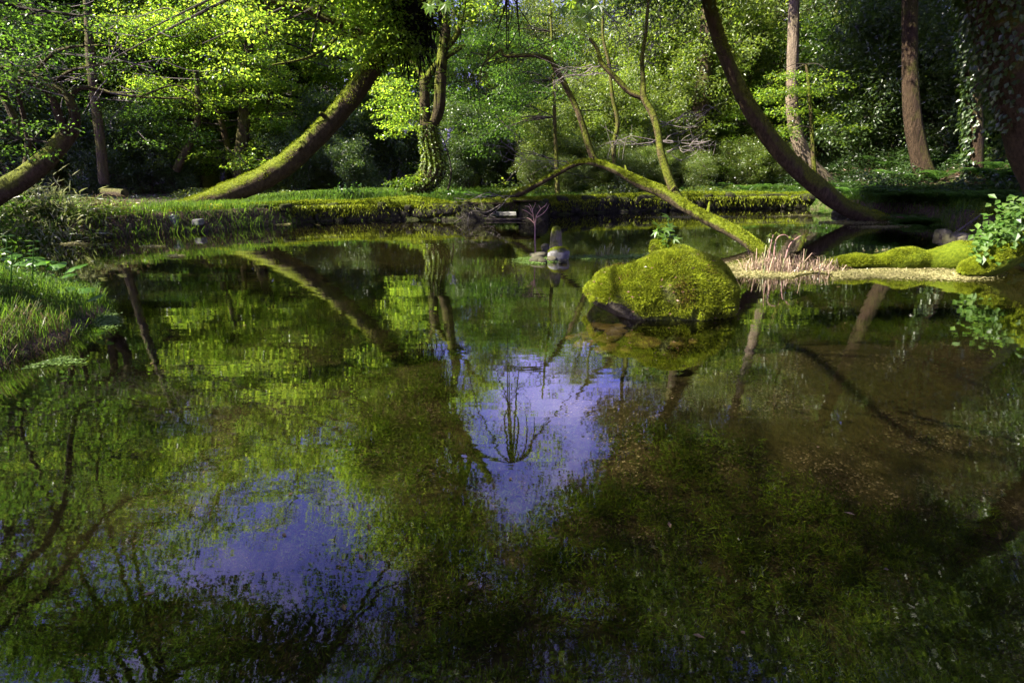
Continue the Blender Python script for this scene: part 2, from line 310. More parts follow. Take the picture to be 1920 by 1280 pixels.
# ------------------------------------------------------------------ terrain and water
FAR = [(-260, 470), (0, 453), (150, 450), (330, 437), (450, 428), (600, 414), (760, 411), (915, 413)]
FARB = [(970, 409), (1030, 403), (1150, 397), (1300, 393), (1450, 391), (1512, 391)]
RIGHT = [(1560, 398), (1625, 412), (1690, 411), (1750, 420), (1820, 440), (1900, 452)]
pf = [PZ(*p)[:2] for p in FAR]; pb = [PZ(*p)[:2] for p in FARB]; pr = [PZ(*p)[:2] for p in RIGHT]
notch = [pf[-1] + np.array([-.02, 2.2]), pb[0] + np.array([.1, 2.2])]
POND = np.array([[-16., 8.0]] + pf + notch + pb + pr + [np.array(p) for p in [(10.5, 8.5), (9, 6.5), (7.8, 3.5), (7.2, 0.), (6, -4.), (-3, -4.), (-2.9, 0.5), (-3.05, 2.4)]]
                + [PZ(*p)[:2] for p in [(20, 672), (110, 640), (150, 612), (205, 580), (160, 556), (60, 545)]] + [np.array(p) for p in [(-5.6, 6.3), (-8, 6.6), (-16., 5.2)]])
def sdist(X, Y):
    P = np.stack([X, Y], -1); best = np.full(X.shape, 1e9); ins = np.zeros(X.shape, bool); n = len(POND)
    for i in range(n):
        a, b = POND[i], POND[(i + 1) % n]; e = b - a; t = np.clip(((P - a) @ e) / (e @ e), 0, 1)
        best = np.minimum(best, np.linalg.norm(P - a - t[..., None] * e, axis=-1))
        c = ((a[1] > Y) != (b[1] > Y)) & (X < (b[0] - a[0]) * (Y - a[1]) / (b[1] - a[1] + 1e-12) + a[0]); ins ^= c
    return np.where(ins, -best, best)
def sstep(x, a, b):
    t = np.clip((x - a) / (b - a), 0, 1); return t * t * (3 - 2 * t)
def height(X, Y):
    X = np.asarray(X, float); Y = np.asarray(Y, float); s = sdist(X, Y); P = np.stack([X, Y, np.zeros_like(X)], -1)
    near_left = (X < -1) & (Y < 7.4) & (X > -9)
    out = np.where(near_left, .06 + .34 * sstep(s, 0, 1.0), .36 * sstep(s, 0, .22)) + .09 * noise(P, .7) * sstep(s, .2, 2)
    out = out + .34 * np.clip(X - 9.6, 0, 14) * sstep(Y, 9, 14) * sstep(s, .3, 3) + .16 * np.clip(Y - 24, 0, 60) + .10 * np.clip(-X - 14, 0, 40)
    inn = -.58 * sstep(-s, 0, 1.1) + .10 * noise(P, 1.9, 2) * sstep(-s, .1, 1) + .03 * noise(P, 5, 4) * sstep(-s, .1, .6)
    inn = inn - .06
    rise = .30 * np.exp(-(((X - 3.2) / 1.7) ** 2 + ((Y - 4.6) / 1.1) ** 2)) + .16 * np.exp(-(((X - 1.0) / .9) ** 2 + ((Y - 3.9) / .6) ** 2))
    return np.where(s > 0, out, inn + rise)
def hz(x, y): return float(height(np.array([x]), np.array([y]))[0])
gx = np.concatenate([np.linspace(-160, -14, 40)[:-1], np.arange(-14, 15, .11), np.linspace(15, 160, 40)])
gy = np.concatenate([np.linspace(-60, -2, 14)[:-1], np.arange(-2, 19, .11), np.linspace(19, 50, 40)[1:], np.linspace(50, 240, 24)[1:]])
GX, GY = np.meshgrid(gx, gy, indexing='ij'); GZ = height(GX, GY)
i, j = np.meshgrid(np.arange(len(gx) - 1), np.arange(len(gy) - 1), indexing='ij'); a = i * len(gy) + j; b = a + len(gy)
q = QB(); q.add(np.stack([GX, GY, GZ], -1), np.stack([a, b, b + 1, a + 1], -1))
tag(q.obj("ground", M['ground']), "dark earth of the wood floor and the pond bed", "ground", kind="structure")
q = QB(); wx = np.linspace(-18, 13, 32); wy = np.linspace(-4.5, 19, 25); WX, WY = np.meshgrid(wx, wy, indexing='ij')
i, j = np.meshgrid(np.arange(31), np.arange(24), indexing='ij'); a = i * 25 + j; b = a + 25
q.add(np.stack([WX, WY, WX * 0], -1), np.stack([a, b, b + 1, a + 1], -1))
tag(q.obj("water", M['water']), "still clear pond water mirroring the trees", "water", kind="structure")

# ------------------------------------------------------------------ foliage prototypes
def spray(qb, c, rng, kind, r, n, L, W, m, out=None):
    """one leaf spray: flat tiers for maples, puffs for broadleaf, drooping plumes for cedars"""
    c = np.asarray(c, float)
    if kind == 'maple':
        a = rng.uniform(0, 6.283, n); d = np.sqrt(rng.random(n)) * r
        off = np.stack([np.cos(a) * d, np.sin(a) * d * .8, rng.normal(0, .05 * r + .02, n) - .22 * d * d / max(r, .1)], 1)
        nrm = unit(np.array([0, 0, 1.]) + rng.normal(size=(n, 3)) * .34); ax = unit(off + rng.normal(size=(n, 3)) * .45 * r + np.array([0, 0, -.12 * r]))
        leaf_quads(qb, c + off, ax, nrm, L * rng.uniform(.6, 1.25, n), W * rng.uniform(.7, 1.2, n), .1, m)
    elif kind == 'cedar':
        o = unit(out if out is not None else rng.normal(size=3)); t = rng.random(n)
        off = o[None] * (t * r * 2)[:, None] + rng.normal(size=(n, 3)) * r * .22 * (1.2 - t)[:, None]; off[:, 2] -= t * t * r * .9
        ax = unit(o[None] * .8 + rng.normal(size=(n, 3)) * .7 + np.array([0, 0, -.35])); leaf_quads(qb, c + off, ax, rnd_dirs(n, rng), L * rng.uniform(.6, 1.3, n), W, .1, m)
    else:
        off = rnd_dirs(n, rng, .25) * (rng.random(n) ** .45)[:, None] * r; off[:, 2] *= .75
        nrm = unit(off * .9 / max(r, .01) + np.array([0, 0, .7]) + rng.normal(size=(n, 3)) * .55); ax = unit(off + rng.normal(size=(n, 3)) * .6 * r + np.array([0, 0, -.15 * r]))
        leaf_quads(qb, c + off, ax, nrm, L * rng.uniform(.6, 1.25, n), W * rng.uniform(.75, 1.2, n), .14, m)
# gaps in the canopy through which the sun reaches the pond: no leaf spray grows in these shafts
SV = np.array(SUN)
SHAFTS = [((-3.3, 3.8, .3), .8), ((1.35, 5.0, .95), .7), ((1.3, 4.7, .5), 1.75), ((4.4, 6.8, .3), 1.0), ((3.4, 7.3, .3), 1.0), ((2.6, 10, 1.5), .95), ((1.8, 11.4, 2.1), .8), ((3.3, 8.8, .8), .8), ((-3.8, 13.2, 4.0), 1.0), ((-5.5, 13.2, 2.4), .9), ((-3.0, 13.2, 4.9), .7), ((-4.7, 13.2, 3.2), .9), ((-6.4, 13.3, 1.6), .7), ((5.6, 6.8, .6), .9), ((1.9, 2.6, 0), 1.0), ((2.1, 3.9, 0), 1.2), ((2.7, 3.1, 0), .9), ((.7, 2.6, 0), .5), ((.6, 7.4, .2), 1.0), ((3.6, 8.6, .8), .5), ((1.6, 11.5, 2.2), .7), ((-2.2, 15, 2.4), .7), ((-3, 5, .3), .4)]
def in_shaft(c):
    for p, r in SHAFTS:
        v = np.asarray(c) - np.array(p); t = v @ SV
        if t > .8 and np.linalg.norm(v - t * SV) < r: return True
    return False
def limb(qb, p0, d, length, r0, rng, m, k=4, wob=.12, rise=0.):
    pts = [np.asarray(p0, float)]; d = unit(d)
    for s in range(k):
        d = unit(d + rng.normal(size=3) * wob + np.array([0, 0, rise])); pts.append(pts[-1] + d * length / k)
    tube(qb, pts, np.linspace(r0, r0 * .25, k + 1), 5, 3, m, cap=False); return smooth_path(pts, np.zeros(k + 1), 4)[0]
KP = dict(maple=dict(L=.078, W=.056, r=.6, n=125), broad=dict(L=.088, W=.044, r=.42, n=115), young=dict(L=.070, W=.042, r=.45, n=115), cedar=dict(L=.12, W=.022, r=.42, n=120))
def proto_tree(name, seed, H, R, z0, n_limb, kind, leaf, bark, r0, scale=1., lean=.05, pitch=.25, stems=1, per=4, tip=.4):
    rng = np.random.default_rng(seed); k = KP[kind]; tq, cq = QB(), QB()
    for st in range(stems):
        az = rng.uniform(0, 6.28); sp = 0 if stems == 1 else .22
        pts = []; p = np.array([math.cos(az) * sp * .4, math.sin(az) * sp * .4, -.25]); d = np.array([math.cos(az) * (lean + sp), math.sin(az) * (lean + sp), 1.])
        for s in range(7):
            pts.append(p.copy()); d = unit(d + rng.normal(size=3) * np.array([.09, .09, 0])); p = p + d * (H + .25) / 6.3
        rr = r0 / math.sqrt(stems); rad = rr * np.array([1.35, 1.0, .88, .74, .58, .38, .15]); tube(tq, pts, rad, 9, 4, 0, .12, 3 / max(rr, .03) * .15, seed)
        sp_pts = smooth_path(pts, rad, 8)[0]
        for l in range(max(1, n_limb // stems)):
            t = z0 / H + (1 - z0 / H) * ((l + rng.random()) / max(1, n_limb // stems)); base = sp_pts[min(int(t * (len(sp_pts) - 1)), len(sp_pts) - 1)]
            u = (t - z0 / H) / (1 - z0 / H + 1e-6)
            prof = {'maple': .55 + .6 * math.sin(math.pi * min(1, u * .85 + .15)), 'cedar': 1.05 - .85 * u}.get(kind, .45 + .7 * math.sin(math.pi * (u * .8 + .15)))
            ln = R * prof * rng.uniform(.7, 1.2); a = l * 2.4 + rng.uniform(-.5, .5); pt = pitch * (1.0 if kind != 'cedar' else 1 - .3 * u) + rng.uniform(-.15, .2)
            dv = np.array([math.cos(a), math.sin(a), math.tan(pt)]); L_ = limb(cq, base, dv, ln, rr * .3 * (1 - .5 * u), rng, 1, 4, .13, -.05 if kind in ('maple', 'cedar') else .04)
            for s in range(per):
                f = (tip + (1 - tip) * (s + rng.random() * .8) / per); c = L_[min(int(f * (len(L_) - 1)), len(L_) - 1)]
                off = rng.normal(size=3) * np.array([.35, .35, .14]) * k['r'] * 1.3; c2 = c + off
                if s % 2 == 0: tube(cq, [c, c + off * .5 + np.array([0, 0, .03]), c2], [.012, .009, .004], 4, 2, 1, cap=False)
                spray(cq, c2, rng, kind, k['r'] * scale * rng.uniform(.7, 1.25), k['n'], k['L'] * scale ** .5, k['W'] * scale ** .5, 0, dv)
    root = bpy.data.objects.new(name, None); COL.objects.link(root)
    tq.obj("trunk", bark, root); cq.obj("crown", [leaf, M['twig_dark']], root, False); return root
PROTO = {}
def proto(key, *a, **k):
    PROTO[key] = [proto_tree(*a, **k), False]
def plant(key, x, y, rz, s, label, cat, group, dz=0.):
    p = PROTO[key]; o = p[0] if not p[1] else copy_tree(p[0]); p[1] = True
    put(o, (x, y, hz(x, y) + dz), rz, s); tag(o, label, cat, group); return o
proto('maple_a', "maple_tree", 11, 5.5, 2.6, 1.0, 46, 'maple', M['maple'], M['bark_moss_half'], .11, per=5)
proto('maple_b', "maple_tree", 12, 7.5, 3.0, 1.8, 52, 'maple', M['maple'], M['bark_moss_half'], .14, per=5, lean=.15)
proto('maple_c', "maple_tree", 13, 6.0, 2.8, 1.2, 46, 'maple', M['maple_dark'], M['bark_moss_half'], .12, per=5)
proto('young_a', "young_tree", 21, 6.5, 1.9, 1.4, 44, 'young', M['young'], M['bark_moss_half'], .10, pitch=.6)
proto('young_b', "young_tree", 22, 9.5, 2.4, 2.0, 60, 'young', M['young'], M['bark'], .15, pitch=.6)
proto('ever_a', "evergreen_tree", 31, 12.5, 3.0, 3.0, 64, 'broad', M['ever'], M['bark'], .22, 1.35, pitch=.5)
proto('ever_b', "evergreen_tree", 32, 9.0, 2.6, 1.5, 60, 'broad', M['ever'], M['bark'], .17, 1.2, pitch=.45)
proto('shrub_a', "evergreen_shrub", 41, 3.2, 1.5, .3, 46, 'broad', M['ever'], M['bark'], .06, .9, pitch=.7, stems=3, tip=.35)
proto('shrub_b', "evergreen_shrub", 42, 2.2, 1.2, .15, 40, 'broad', M['ever'], M['bark'], .05, .8, pitch=.7, stems=4, tip=.3)
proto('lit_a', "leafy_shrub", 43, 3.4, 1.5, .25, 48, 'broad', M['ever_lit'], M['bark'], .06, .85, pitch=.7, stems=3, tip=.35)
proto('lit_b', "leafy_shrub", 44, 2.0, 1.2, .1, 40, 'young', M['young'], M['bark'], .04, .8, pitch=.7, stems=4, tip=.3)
proto('cedar_a', "cedar_tree", 51, 13.0, 2.3, 2.5, 76, 'cedar', M['cedar'], M['bark_red'], .24, 1.3, pitch=.0, lean=.02)
proto('cedar_b', "cedar_tree", 52, 9.0, 1.9, 1.2, 66, 'cedar', M['cedar'], M['bark_red'], .17, 1.2, pitch=.0, lean=.02)

proto('maple_t', "maple_tree", 14, 11.0, 4.0, 2.2, 62, 'maple', M['maple'], M['bark_moss_half'], .18, per=5, lean=.08)
proto('canopy_a', "canopy_tree", 61, 17.0, 4.6, 4.0, 84, 'broad', M['ever'], M['bark'], .30, 1.6, pitch=.45, per=5)
proto('canopy_b', "canopy_tree", 62, 15.0, 4.4, 3.5, 80, 'young', M['young'], M['bark'], .28, 1.7, pitch=.5, per=5)
# wood behind the pond -----------------------------------------------------
LB = {'canopy': ("high-crowned forest tree towering over the shrubs in the wood", "tree", "towering trees of the wood"),
      'maple': ("yellow-green maple with flat tiers of leaves in the wood behind the pond", "maple", "maples in the wood behind the pond"),
      'young': ("loose fresh green broadleaf tree in the wood behind the pond", "tree", "fresh green trees in the wood behind the pond"),
      'ever': ("tall dark evergreen tree with a dense crown in the wood behind the pond", "tree", "dark evergreen trees in the wood"),
      'shrub': ("dark glossy evergreen shrub under the trees behind the pond", "shrub", "dark evergreen shrubs behind the pond"),
      'lit': ("bushy light green shrub under the trees behind the pond", "shrub", "light green shrubs behind the pond"),
      'cedar': ("dark cedar with drooping needles in the wood behind the pond", "cedar", "cedars in the wood")}
def wood(key, x, y, s=1.):
    l = LB[key.split('_')[0]]; rngw = RNG.uniform(0, 6.28); return plant(key, x, y, rngw, s * RNG.uniform(.88, 1.12), *l)
def at(px, Y): return (px - 960) / FPX * (Y * .953 + .3), Y       # x of a photo column at depth Y
for key, px, Y, s in [('maple_t', 400, 19.5, 1.1), ('maple_t', 560, 20.5, 1.12), ('maple_t', 680, 22.5, 1.0), ('maple_t', 250, 22.5, 1.), ('maple_t', 130, 19, 1.), ('maple_t', 480, 26, 1.15), ('canopy_b', 1170, 31, .62),
                      ('canopy_b', 330, 33, 1.), ('canopy_b', 560, 34, 1.), ('canopy_a', 700, 36, .95), ('canopy_a', 180, 30, 1.), ('canopy_a', 440, 40, 1.1), ('canopy_a', 30, 25, 1.), ('canopy_a', -120, 20, 1.), ('canopy_a', -330, 24, 1.1), ('canopy_b', -450, 19, 1.), ('canopy_a', -800, 16, 1.1),
                      ('canopy_a', 1290, 28, .85), ('canopy_b', 1250, 24, .7), ('canopy_a', 1420, 30, 1.), ('canopy_a', 1520, 25, 1.), ('canopy_a', 1640, 29, 1.1), ('canopy_a', 1740, 22.5, 1.), ('canopy_a', 1870, 25, 1.05), ('canopy_a', 1960, 18, .95), ('canopy_a', 2120, 20, 1.05), ('canopy_a', 2250, 14, .95), ('canopy_a', 2500, 16, 1.)]:
    wood(key, *at(px, Y), s)
for x, y, s_ in [(0.2, -4.9, .9), (-3.8, -5.2, .85), (4.4, -5.2, .9), (8.6, -2.0, .8), (-5, -8, 1.), (1.5, -8, 1.), (8, -6, 1.), (-11.5, -3.4, .85), (-9.2, -2.2, .7), (-6.6, -2.5, .6), (-4.9, -1.5, .42), (-14.5, 5.6, .65), (14, 0, 1.), (-1, -14, 1.1), (13, 6, .9)]:  # unseen trees added to block sky and sun over the near water
    wood('canopy_a', x, y, s_)
# sunlit maples left of centre
for key, px, Y, s in [('maple_a', 455, 18.5, 1.), ('maple_b', 330, 20.5, 1.), ('maple_b', 560, 21.5, 1.05), ('maple_b', 240, 23, 1.1), ('maple_c', 120, 19, 1.),
                      ('maple_b', 430, 25, 1.15), ('maple_a', 735, 22, 1.0), ('maple_b', 690, 26, 1.05), ('maple_c', 0, 22, 1.2), ('maple_c', -150, 18, 1.2), ('maple_c', 890, 20, .8),
                      ('maple_a', 1370, 21.5, .75), ('maple_c', 1440, 23.5, .9), ('maple_a', 1560, 24, .9)]:
    wood(key, *at(px, Y), s)
for key, px, Y, s in [('young_a', 520, 24, 1.), ('young_b', 380, 29, 1.), ('young_b', 200, 30, 1.05), ('young_b', 620, 31, 1.), ('young_b', 760, 30, .85), ('young_a', 860, 26, .9), ('young_b', 60, 27, 1.),
                      ('young_a', 940, 31, .95), ('young_b', 990, 35, .85), ('young_b', 1060, 37, .85), ('young_a', 965, 27, .95), ('young_b', 885, 28, .85), ('young_a', 915, 24, .95), ('young_a', 985, 25, 1.05), ('young_a', 1030, 26, 1.08), ('young_a', 1010, 22, .9), ('young_a', 1040, 29, 1.), ('young_b', 1130, 30, .95), ('young_b', 1240, 28, 1.), ('young_a', 1000, 24, .8), ('young_b', 1420, 31, 1.), ('young_b', 1600, 30, 1.), ('young_a', 1310, 25, 1.), ('young_b', 1750, 27, 1.)]:
    wood(key, *at(px, Y), s)
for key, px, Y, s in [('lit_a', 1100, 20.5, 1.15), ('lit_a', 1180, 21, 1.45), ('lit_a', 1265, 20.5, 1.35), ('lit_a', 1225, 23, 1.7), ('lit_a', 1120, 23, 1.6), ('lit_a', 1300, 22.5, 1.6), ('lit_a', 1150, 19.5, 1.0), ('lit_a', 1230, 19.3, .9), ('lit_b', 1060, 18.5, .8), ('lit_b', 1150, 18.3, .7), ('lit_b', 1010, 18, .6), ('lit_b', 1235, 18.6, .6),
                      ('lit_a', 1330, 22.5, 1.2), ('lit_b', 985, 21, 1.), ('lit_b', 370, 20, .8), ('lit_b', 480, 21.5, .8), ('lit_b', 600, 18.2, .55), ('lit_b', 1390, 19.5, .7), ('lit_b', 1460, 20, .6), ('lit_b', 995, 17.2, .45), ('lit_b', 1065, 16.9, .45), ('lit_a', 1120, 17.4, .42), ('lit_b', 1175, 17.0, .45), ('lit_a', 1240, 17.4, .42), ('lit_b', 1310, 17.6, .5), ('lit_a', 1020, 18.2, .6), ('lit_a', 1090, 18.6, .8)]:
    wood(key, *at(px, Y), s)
for key, px, Y, s in [('shrub_a', 620, 19, .8), ('shrub_b', 560, 18, .7), ('shrub_b', 680, 17.6, .7), ('shrub_a', 700, 20.5, .9), ('shrub_a', 280, 17.5, .8), ('shrub_b', 200, 16.5, .9), ('shrub_a', 60, 16, .9), ('shrub_a', 400, 23, 1.), ('shrub_b', 340, 17.5, .6),
                      ('shrub_a', 880, 18.5, .8), ('shrub_a', 930, 20, .8), ('shrub_b', 850, 17.6, .6), ('shrub_a', -120, 15, 1.), ('shrub_a', 130, 20, 1.1), ('shrub_a', 790, 20.5, .9),
                      ('shrub_a', 1612, 19.6, 1.35), ('shrub_a', 1640, 19.2, 1.25), ('shrub_a', 1610, 20.5, 1.7), ('shrub_a', 1590, 22.3, 1.5), ('shrub_a', 1770, 17.2, 1.25), ('shrub_a', 1790, 19.5, 1.5), ('shrub_a', 1880, 16.5, 1.2), ('shrub_b', 1690, 19, 1.5), ('shrub_a', 1930, 18.5, 1.4), ('shrub_a', 1420, 26, 1.3), ('shrub_a', 2060, 15.5, 1.4)]:
    wood(key, *at(px, Y), s)
for key, px, Y, s in [('ever_a', 1680, 24, 1.), ('ever_a', 1850, 21, 1.), ('ever_b', 1540, 27, 1.), ('ever_a', 1980, 19, 1.), ('ever_a', 2150, 15, 1.), ('ever_b', 1350, 33, 1.), ('ever_a', 1480, 36, 1.), ('ever_b', 1230, 36, 1.), ('ever_a', 1760, 33, 1.), ('ever_b', 1110, 38, .9),
                      ('ever_b', 660, 36, 1.), ('ever_a', 500, 38, 1.), ('ever_a', 300, 37, 1.), ('ever_a', 100, 34, 1.), ('ever_a', -120, 27, 1.), ('ever_b', 840, 38, .9), ('ever_a', -300, 20, 1.), ('ever_b', -420, 14, 1.1), ('ever_b', -60, 36, 1.)]:
    wood(key, *at(px, Y), s)
for key, px, Y, s in [('cedar_b', 1170, 26, .95), ('cedar_b', 1310, 29, 1.), ('cedar_a', 1400, 34, 1.), ('cedar_a', 1600, 38, 1.), ('cedar_b', 760, 36, .9), ('cedar_a', 580, 42, 1.), ('cedar_a', 400, 43, 1.), ('cedar_a', 180, 42, 1.), ('cedar_b', 930, 44, .85), ('cedar_b', 1030, 46, .8), ('cedar_a', 1830, 38, 1.), ('cedar_b', 180, 25, 1.), ('cedar_b', 1220, 44, 1.)]:
    wood(key, *at(px, Y), s)

# ------------------------------------------------------------------ named trees built along their own paths
def path(pts, Y0, Y1=None):
    Y1 = Y0 if Y1 is None else Y1; n = len(pts); P = []; R = []
    for i, (x, y, w) in enumerate(pts):
        p = PY(x, y, Y0 + (Y1 - Y0) * i / (n - 1)); P.append(p); R.append(w * .5 * ppm(p))
    return P, R
def RM(px, py, Y):                                              # high point that the pond mirrors at this photo pixel
    p = PY(px, py, Y); return np.array([p[0], p[1], -p[2]])
def trunk_fuzz(qb, P, D, R, n, rng, L=.035, W=.012, minz=.1, m=0):
    k, s = D.shape[:2]; i = rng.integers(0, k - 1, n); t = rng.random((n, 1)); j = rng.integers(0, s, n); tj = rng.random((n, 1))
    d = unit(D[i, j] * (1 - tj) + D[i, (j + 1) % s] * tj); p = P[i] * (1 - t) + P[i + 1] * t; r = (R[i] * (1 - t[:, 0]) + R[i + 1] * t[:, 0])[:, None]
    keep = d[:, 2] + .35 * noise(p, 2.5) + .5 * noise(p, 9) > minz; p, d, r = p[keep], d[keep], r[keep]; lump = 1 + .10 * np.clip(noise(p, 11), -.6, 1) + .06 * noise(p, 27, 4); fuzz(qb, p + d * r * .98 * lump[:, None], d, L, W, rng, m)
def crown_cloud(qb, centers, R, rng, kind, n_sp, leaf_scale=1., squash=.6, m=0, low=-9.):
    k = KP[kind]
    for c, r in zip(centers, R):
        for _ in range(int(n_sp * r * r)):
            o = rnd_dirs(1, rng)[0] * (rng.random() ** .4) * r; o[2] *= squash
            if in_shaft(np.asarray(c) + o) or c[2] + o[2] < low: continue
            spray(qb, np.asarray(c) + o, rng, kind, k['r'] * leaf_scale * rng.uniform(.7, 1.2), k['n'], k['L'] * leaf_scale, k['W'] * leaf_scale, m, o)

# great leaning mossy tree
rng = np.random.default_rng(101)
P, R = path([(285, 390, 8.0), (360, 380, 19.4), (425, 362, 36.5), (480, 341, 40.0), (540, 305, 38.8), (595, 255, 37.7), (645, 200, 36.0), (692, 138, 34.3), (735, 78, 34.3), (778, 10, 32.0), (815, -60, 28.6), (860, -150, 22.8), (905, -260, 14.9)], 13.6, 13.0)
root = empty("leaning_tree", P[0], "great leaning tree with a thick moss-covered trunk on the grassy far bank", "tree")
q = QB(); tP, tD, tR = tube(q, P, R, 40, 12, 0, .12, 2.6, 1, ridge=.045)
for k in (38, 52, 66, 80):
    a_ = rng.uniform(-1, 1); d_ = np.array([math.sin(a_) * .8, -.7, .4]); tube(q, [tP[k], tP[k] + d_ * tR[k] * 1.2, tP[k] + d_ * tR[k] * rng.uniform(1.3, 2.)], [tR[k] * .34, tR[k] * .26, tR[k] * .12], 8, 3, 0, .2, 9)
q.obj("trunk", M['bark_moss'], root)
q = QB(); trunk_fuzz(q, tP, tD, tR, 26000, rng, .04, .013, -.1); q.obj("moss", M['moss_b'], root, False)
cq = QB(); L1 = []
for pts, y1 in [([(712, 72, 22), (660, 52, 18), (610, 36, 16), (570, 15, 13), (530, 8, 10), (485, -8, 7)], 12.6), ([(700, 76, 10), (655, 66, 8), (640, 64, 7), (610, 90, 6), (570, 110, 5), (510, 122, 3)], 12.4), ([(735, 60, 18), (700, -40, 14), (640, -110, 10), (560, -160, 6)], 12.0), ([(800, -40, 18), (740, -140, 14), (690, -230, 9)], 12.), ([(840, -120, 18), (900, -160, 12), (960, -190, 7)], 12.2), ([(860, -150, 18), (840, -240, 14), (800, -320, 8)], 11.5)]:
    p_, r_ = path(pts, 13.2, y1); b = QB(); tube(b, p_, r_, 8, 5, 0, .08, 3); b.obj("limb", M['bark_moss_half'], root); L1.append(p_)
def off_trunk(c):                                                # keeps foliage clear of the near side of the trunk
    d = np.hypot(tP[:, 0] - c[0], tP[:, 2] - c[2]); k = d.argmin(); return d[k] > 1.5 or c[1] > tP[k, 1] + .9
for p_ in L1[:2]:
    for _ in range(12):
        c = p_[rng.integers(2, len(p_))] + rng.normal(size=3) * np.array([.8, .8, .30]) + np.array([-.1, .5, .08])
        if off_trunk(c): spray(cq, c, rng, 'maple', .55, 140, .072, .054, 0)
for p_ in L1[2:]:
    for _ in range(22):
        c = p_[rng.integers(1, len(p_))] + rng.normal(size=3) * np.array([.9, 1.0, .45])
        if not in_shaft(c) and off_trunk(c): spray(cq, c, rng, 'maple', .6, 130, .076, .056, 0)
CB = [RM(x, y, Y) for x, y, Y in [(640, 690, 12.8), (560, 710, 12.8), (470, 690, 13.2), (380, 710, 12.8), (640, 750, 12.2), (540, 790, 12.2), (440, 780, 12.4), (340, 780, 12.6), (590, 850, 11.8), (300, 660, 13.4), (500, 860, 11.9)]]
for c in CB:
    a_ = L1[2 + rng.integers(0, 4)][-2]; tube(cq, [a_, (a_ + c) / 2 + rng.normal(size=3) * .3, c], [.05, .03, .01], 6, 4, 1, cap=False)
crown_cloud(cq, CB, [.95, 1., .95, .9, .95, .95, .9, .8, .6, .8, .5], rng, 'maple', 23, 1., .6, 0, 4.75)
CL = [RM(745, 720, 12.8), RM(790, 800, 12.4), RM(735, 850, 12.2), RM(800, 900, 11.8), RM(850, 960, 11.3), RM(770, 985, 11.2), RM(700, 800, 12.6), RM(720, 1010, 10.8), RM(790, 1060, 10.2), RM(690, 900, 11.8), RM(880, 1000, 11)]
for c in CL: tube(cq, [P[-3], (P[-3] + c) / 2 + rng.normal(size=3) * .2, c], [.10, .07, .02], 6, 4, 1, cap=False)
crown_cloud(cq, CL, [1.0, 1.0, .9, 1.0, .9, .9, .8, .8, .8, .7, .7], rng, 'maple', 45, 1., .7)
for _ in range(46):
    c = RM(rng.normal(955, 75), rng.normal(720, 110), 13 + rng.uniform(-1, 1.5)); e = c + rng.normal(size=3) * .5; tube(cq, [c, (c + e) / 2, e], [.012, .008, .004], 4, 3, 1, cap=False); spray(cq, c, rng, 'maple', .3, 40, .07, .05, 0)
for _ in range(14):
    a_ = L1[4][-1]; c = RM(rng.normal(950, 60), rng.normal(730, 90), 13.5); tube(cq, [a_, (a_ + c) / 2 + rng.normal(size=3) * .25, c], [.03, .02, .006], 5, 5, 1, cap=False)
cq.obj("crown", [M['maple'], M['twig_dark']], root, False)
q = QB()                                                         # dark fern and root beard hanging on the upper trunk
for _ in range(900):
    c = PY(rng.normal(772, 20), rng.normal(25, 40), 13.1 + rng.normal(0, .3)); h = rng.uniform(.15, .6)
    leaf_quads(q, c[None], np.array([[rng.normal(0, .25), rng.normal(0, .25), -1]]), rnd_dirs(1, rng), h, .035, .1)
for _ in range(500):
    c = PY(rng.normal(775, 20), rng.normal(20, 30), 13.0 + rng.normal(0, .3)); leaf_quads(q, c[None], rnd_dirs(1, rng), rnd_dirs(1, rng), .3, .07, .1)
for _ in range(70):
    x = rng.normal(790, 20); c = PY(x, rng.uniform(30, 80), 13.1); e = c + np.array([rng.normal(0, .1), 0, -rng.uniform(.25, .8)]); tube(q, [c, (c + e) / 2 + rng.normal(size=3) * .04, e], [.007, .005, .002], 4, 3, 0, cap=False)
q.obj("hanging_roots", M['root'], root, False)

# ivy maple with a forked trunk
rng = np.random.default_rng(102); YB = 15.2
P, R = path([(745, 368, 16), (772, 358, 28), (800, 338, 40), (814, 316, 46), (812, 292, 40), (805, 262, 34), (803, 232, 30)], YB)
root = empty("ivy_maple", P[2], "crooked maple with an ivy-wrapped trunk that forks into two stems beside the bridge", "maple")
q = QB(); tP, tD, tR = tube(q, P, R, 16, 7, 0, .12, 3, 4)
for pts in [[(800, 245, 24), (797, 205, 21), (796, 160, 20), (800, 143, 18)], [(808, 240, 22), (822, 205, 24), (826, 150, 22), (830, 95, 20), (836, 50, 18), (828, 10, 17), (822, -60, 11), (840, -150, 8)]]:
    p_, r_ = path(pts, YB); tube(q, p_, r_, 10, 6, 0, .12, 4)
q.obj("trunk", M['bark_moss'], root)
tips = []
for pts in [[(798, 150, 12), (778, 122, 10), (755, 90, 8), (748, 60, 5)], [(799, 148, 14), (822, 118, 12), (850, 98, 9), (872, 84, 5)], [(832, 96, 12), (855, 68, 11), (866, 40, 10), (885, 24, 8), (905, 18, 5)], [(866, 38, 7), (850, 15, 6), (845, -20, 4)], [(828, 10, 10), (790, -60, 8), (760, -120, 5)]]:
    p_, r_ = path(pts, YB); b = QB(); tube(b, p_, r_, 8, 5, 0, .1, 4); b.obj("limb", M['bark_moss_half'], root); tips.append(p_)
q = QB()
for x, y, n in [(755, 200, 7), (740, 170, 5), (762, 240, 6), (730, 150, 5), (880, 10, 6), (860, -30, 7), (800, -50, 10), (900, -20, 6), (770, -130, 10), (700, -60, 8)]:
    for _ in range(n): spray(q, PY(x + rng.normal(0, 18), y + rng.normal(0, 14), YB + rng.normal(.2, .7)), rng, 'maple', .45, 120, .07, .052, 0)
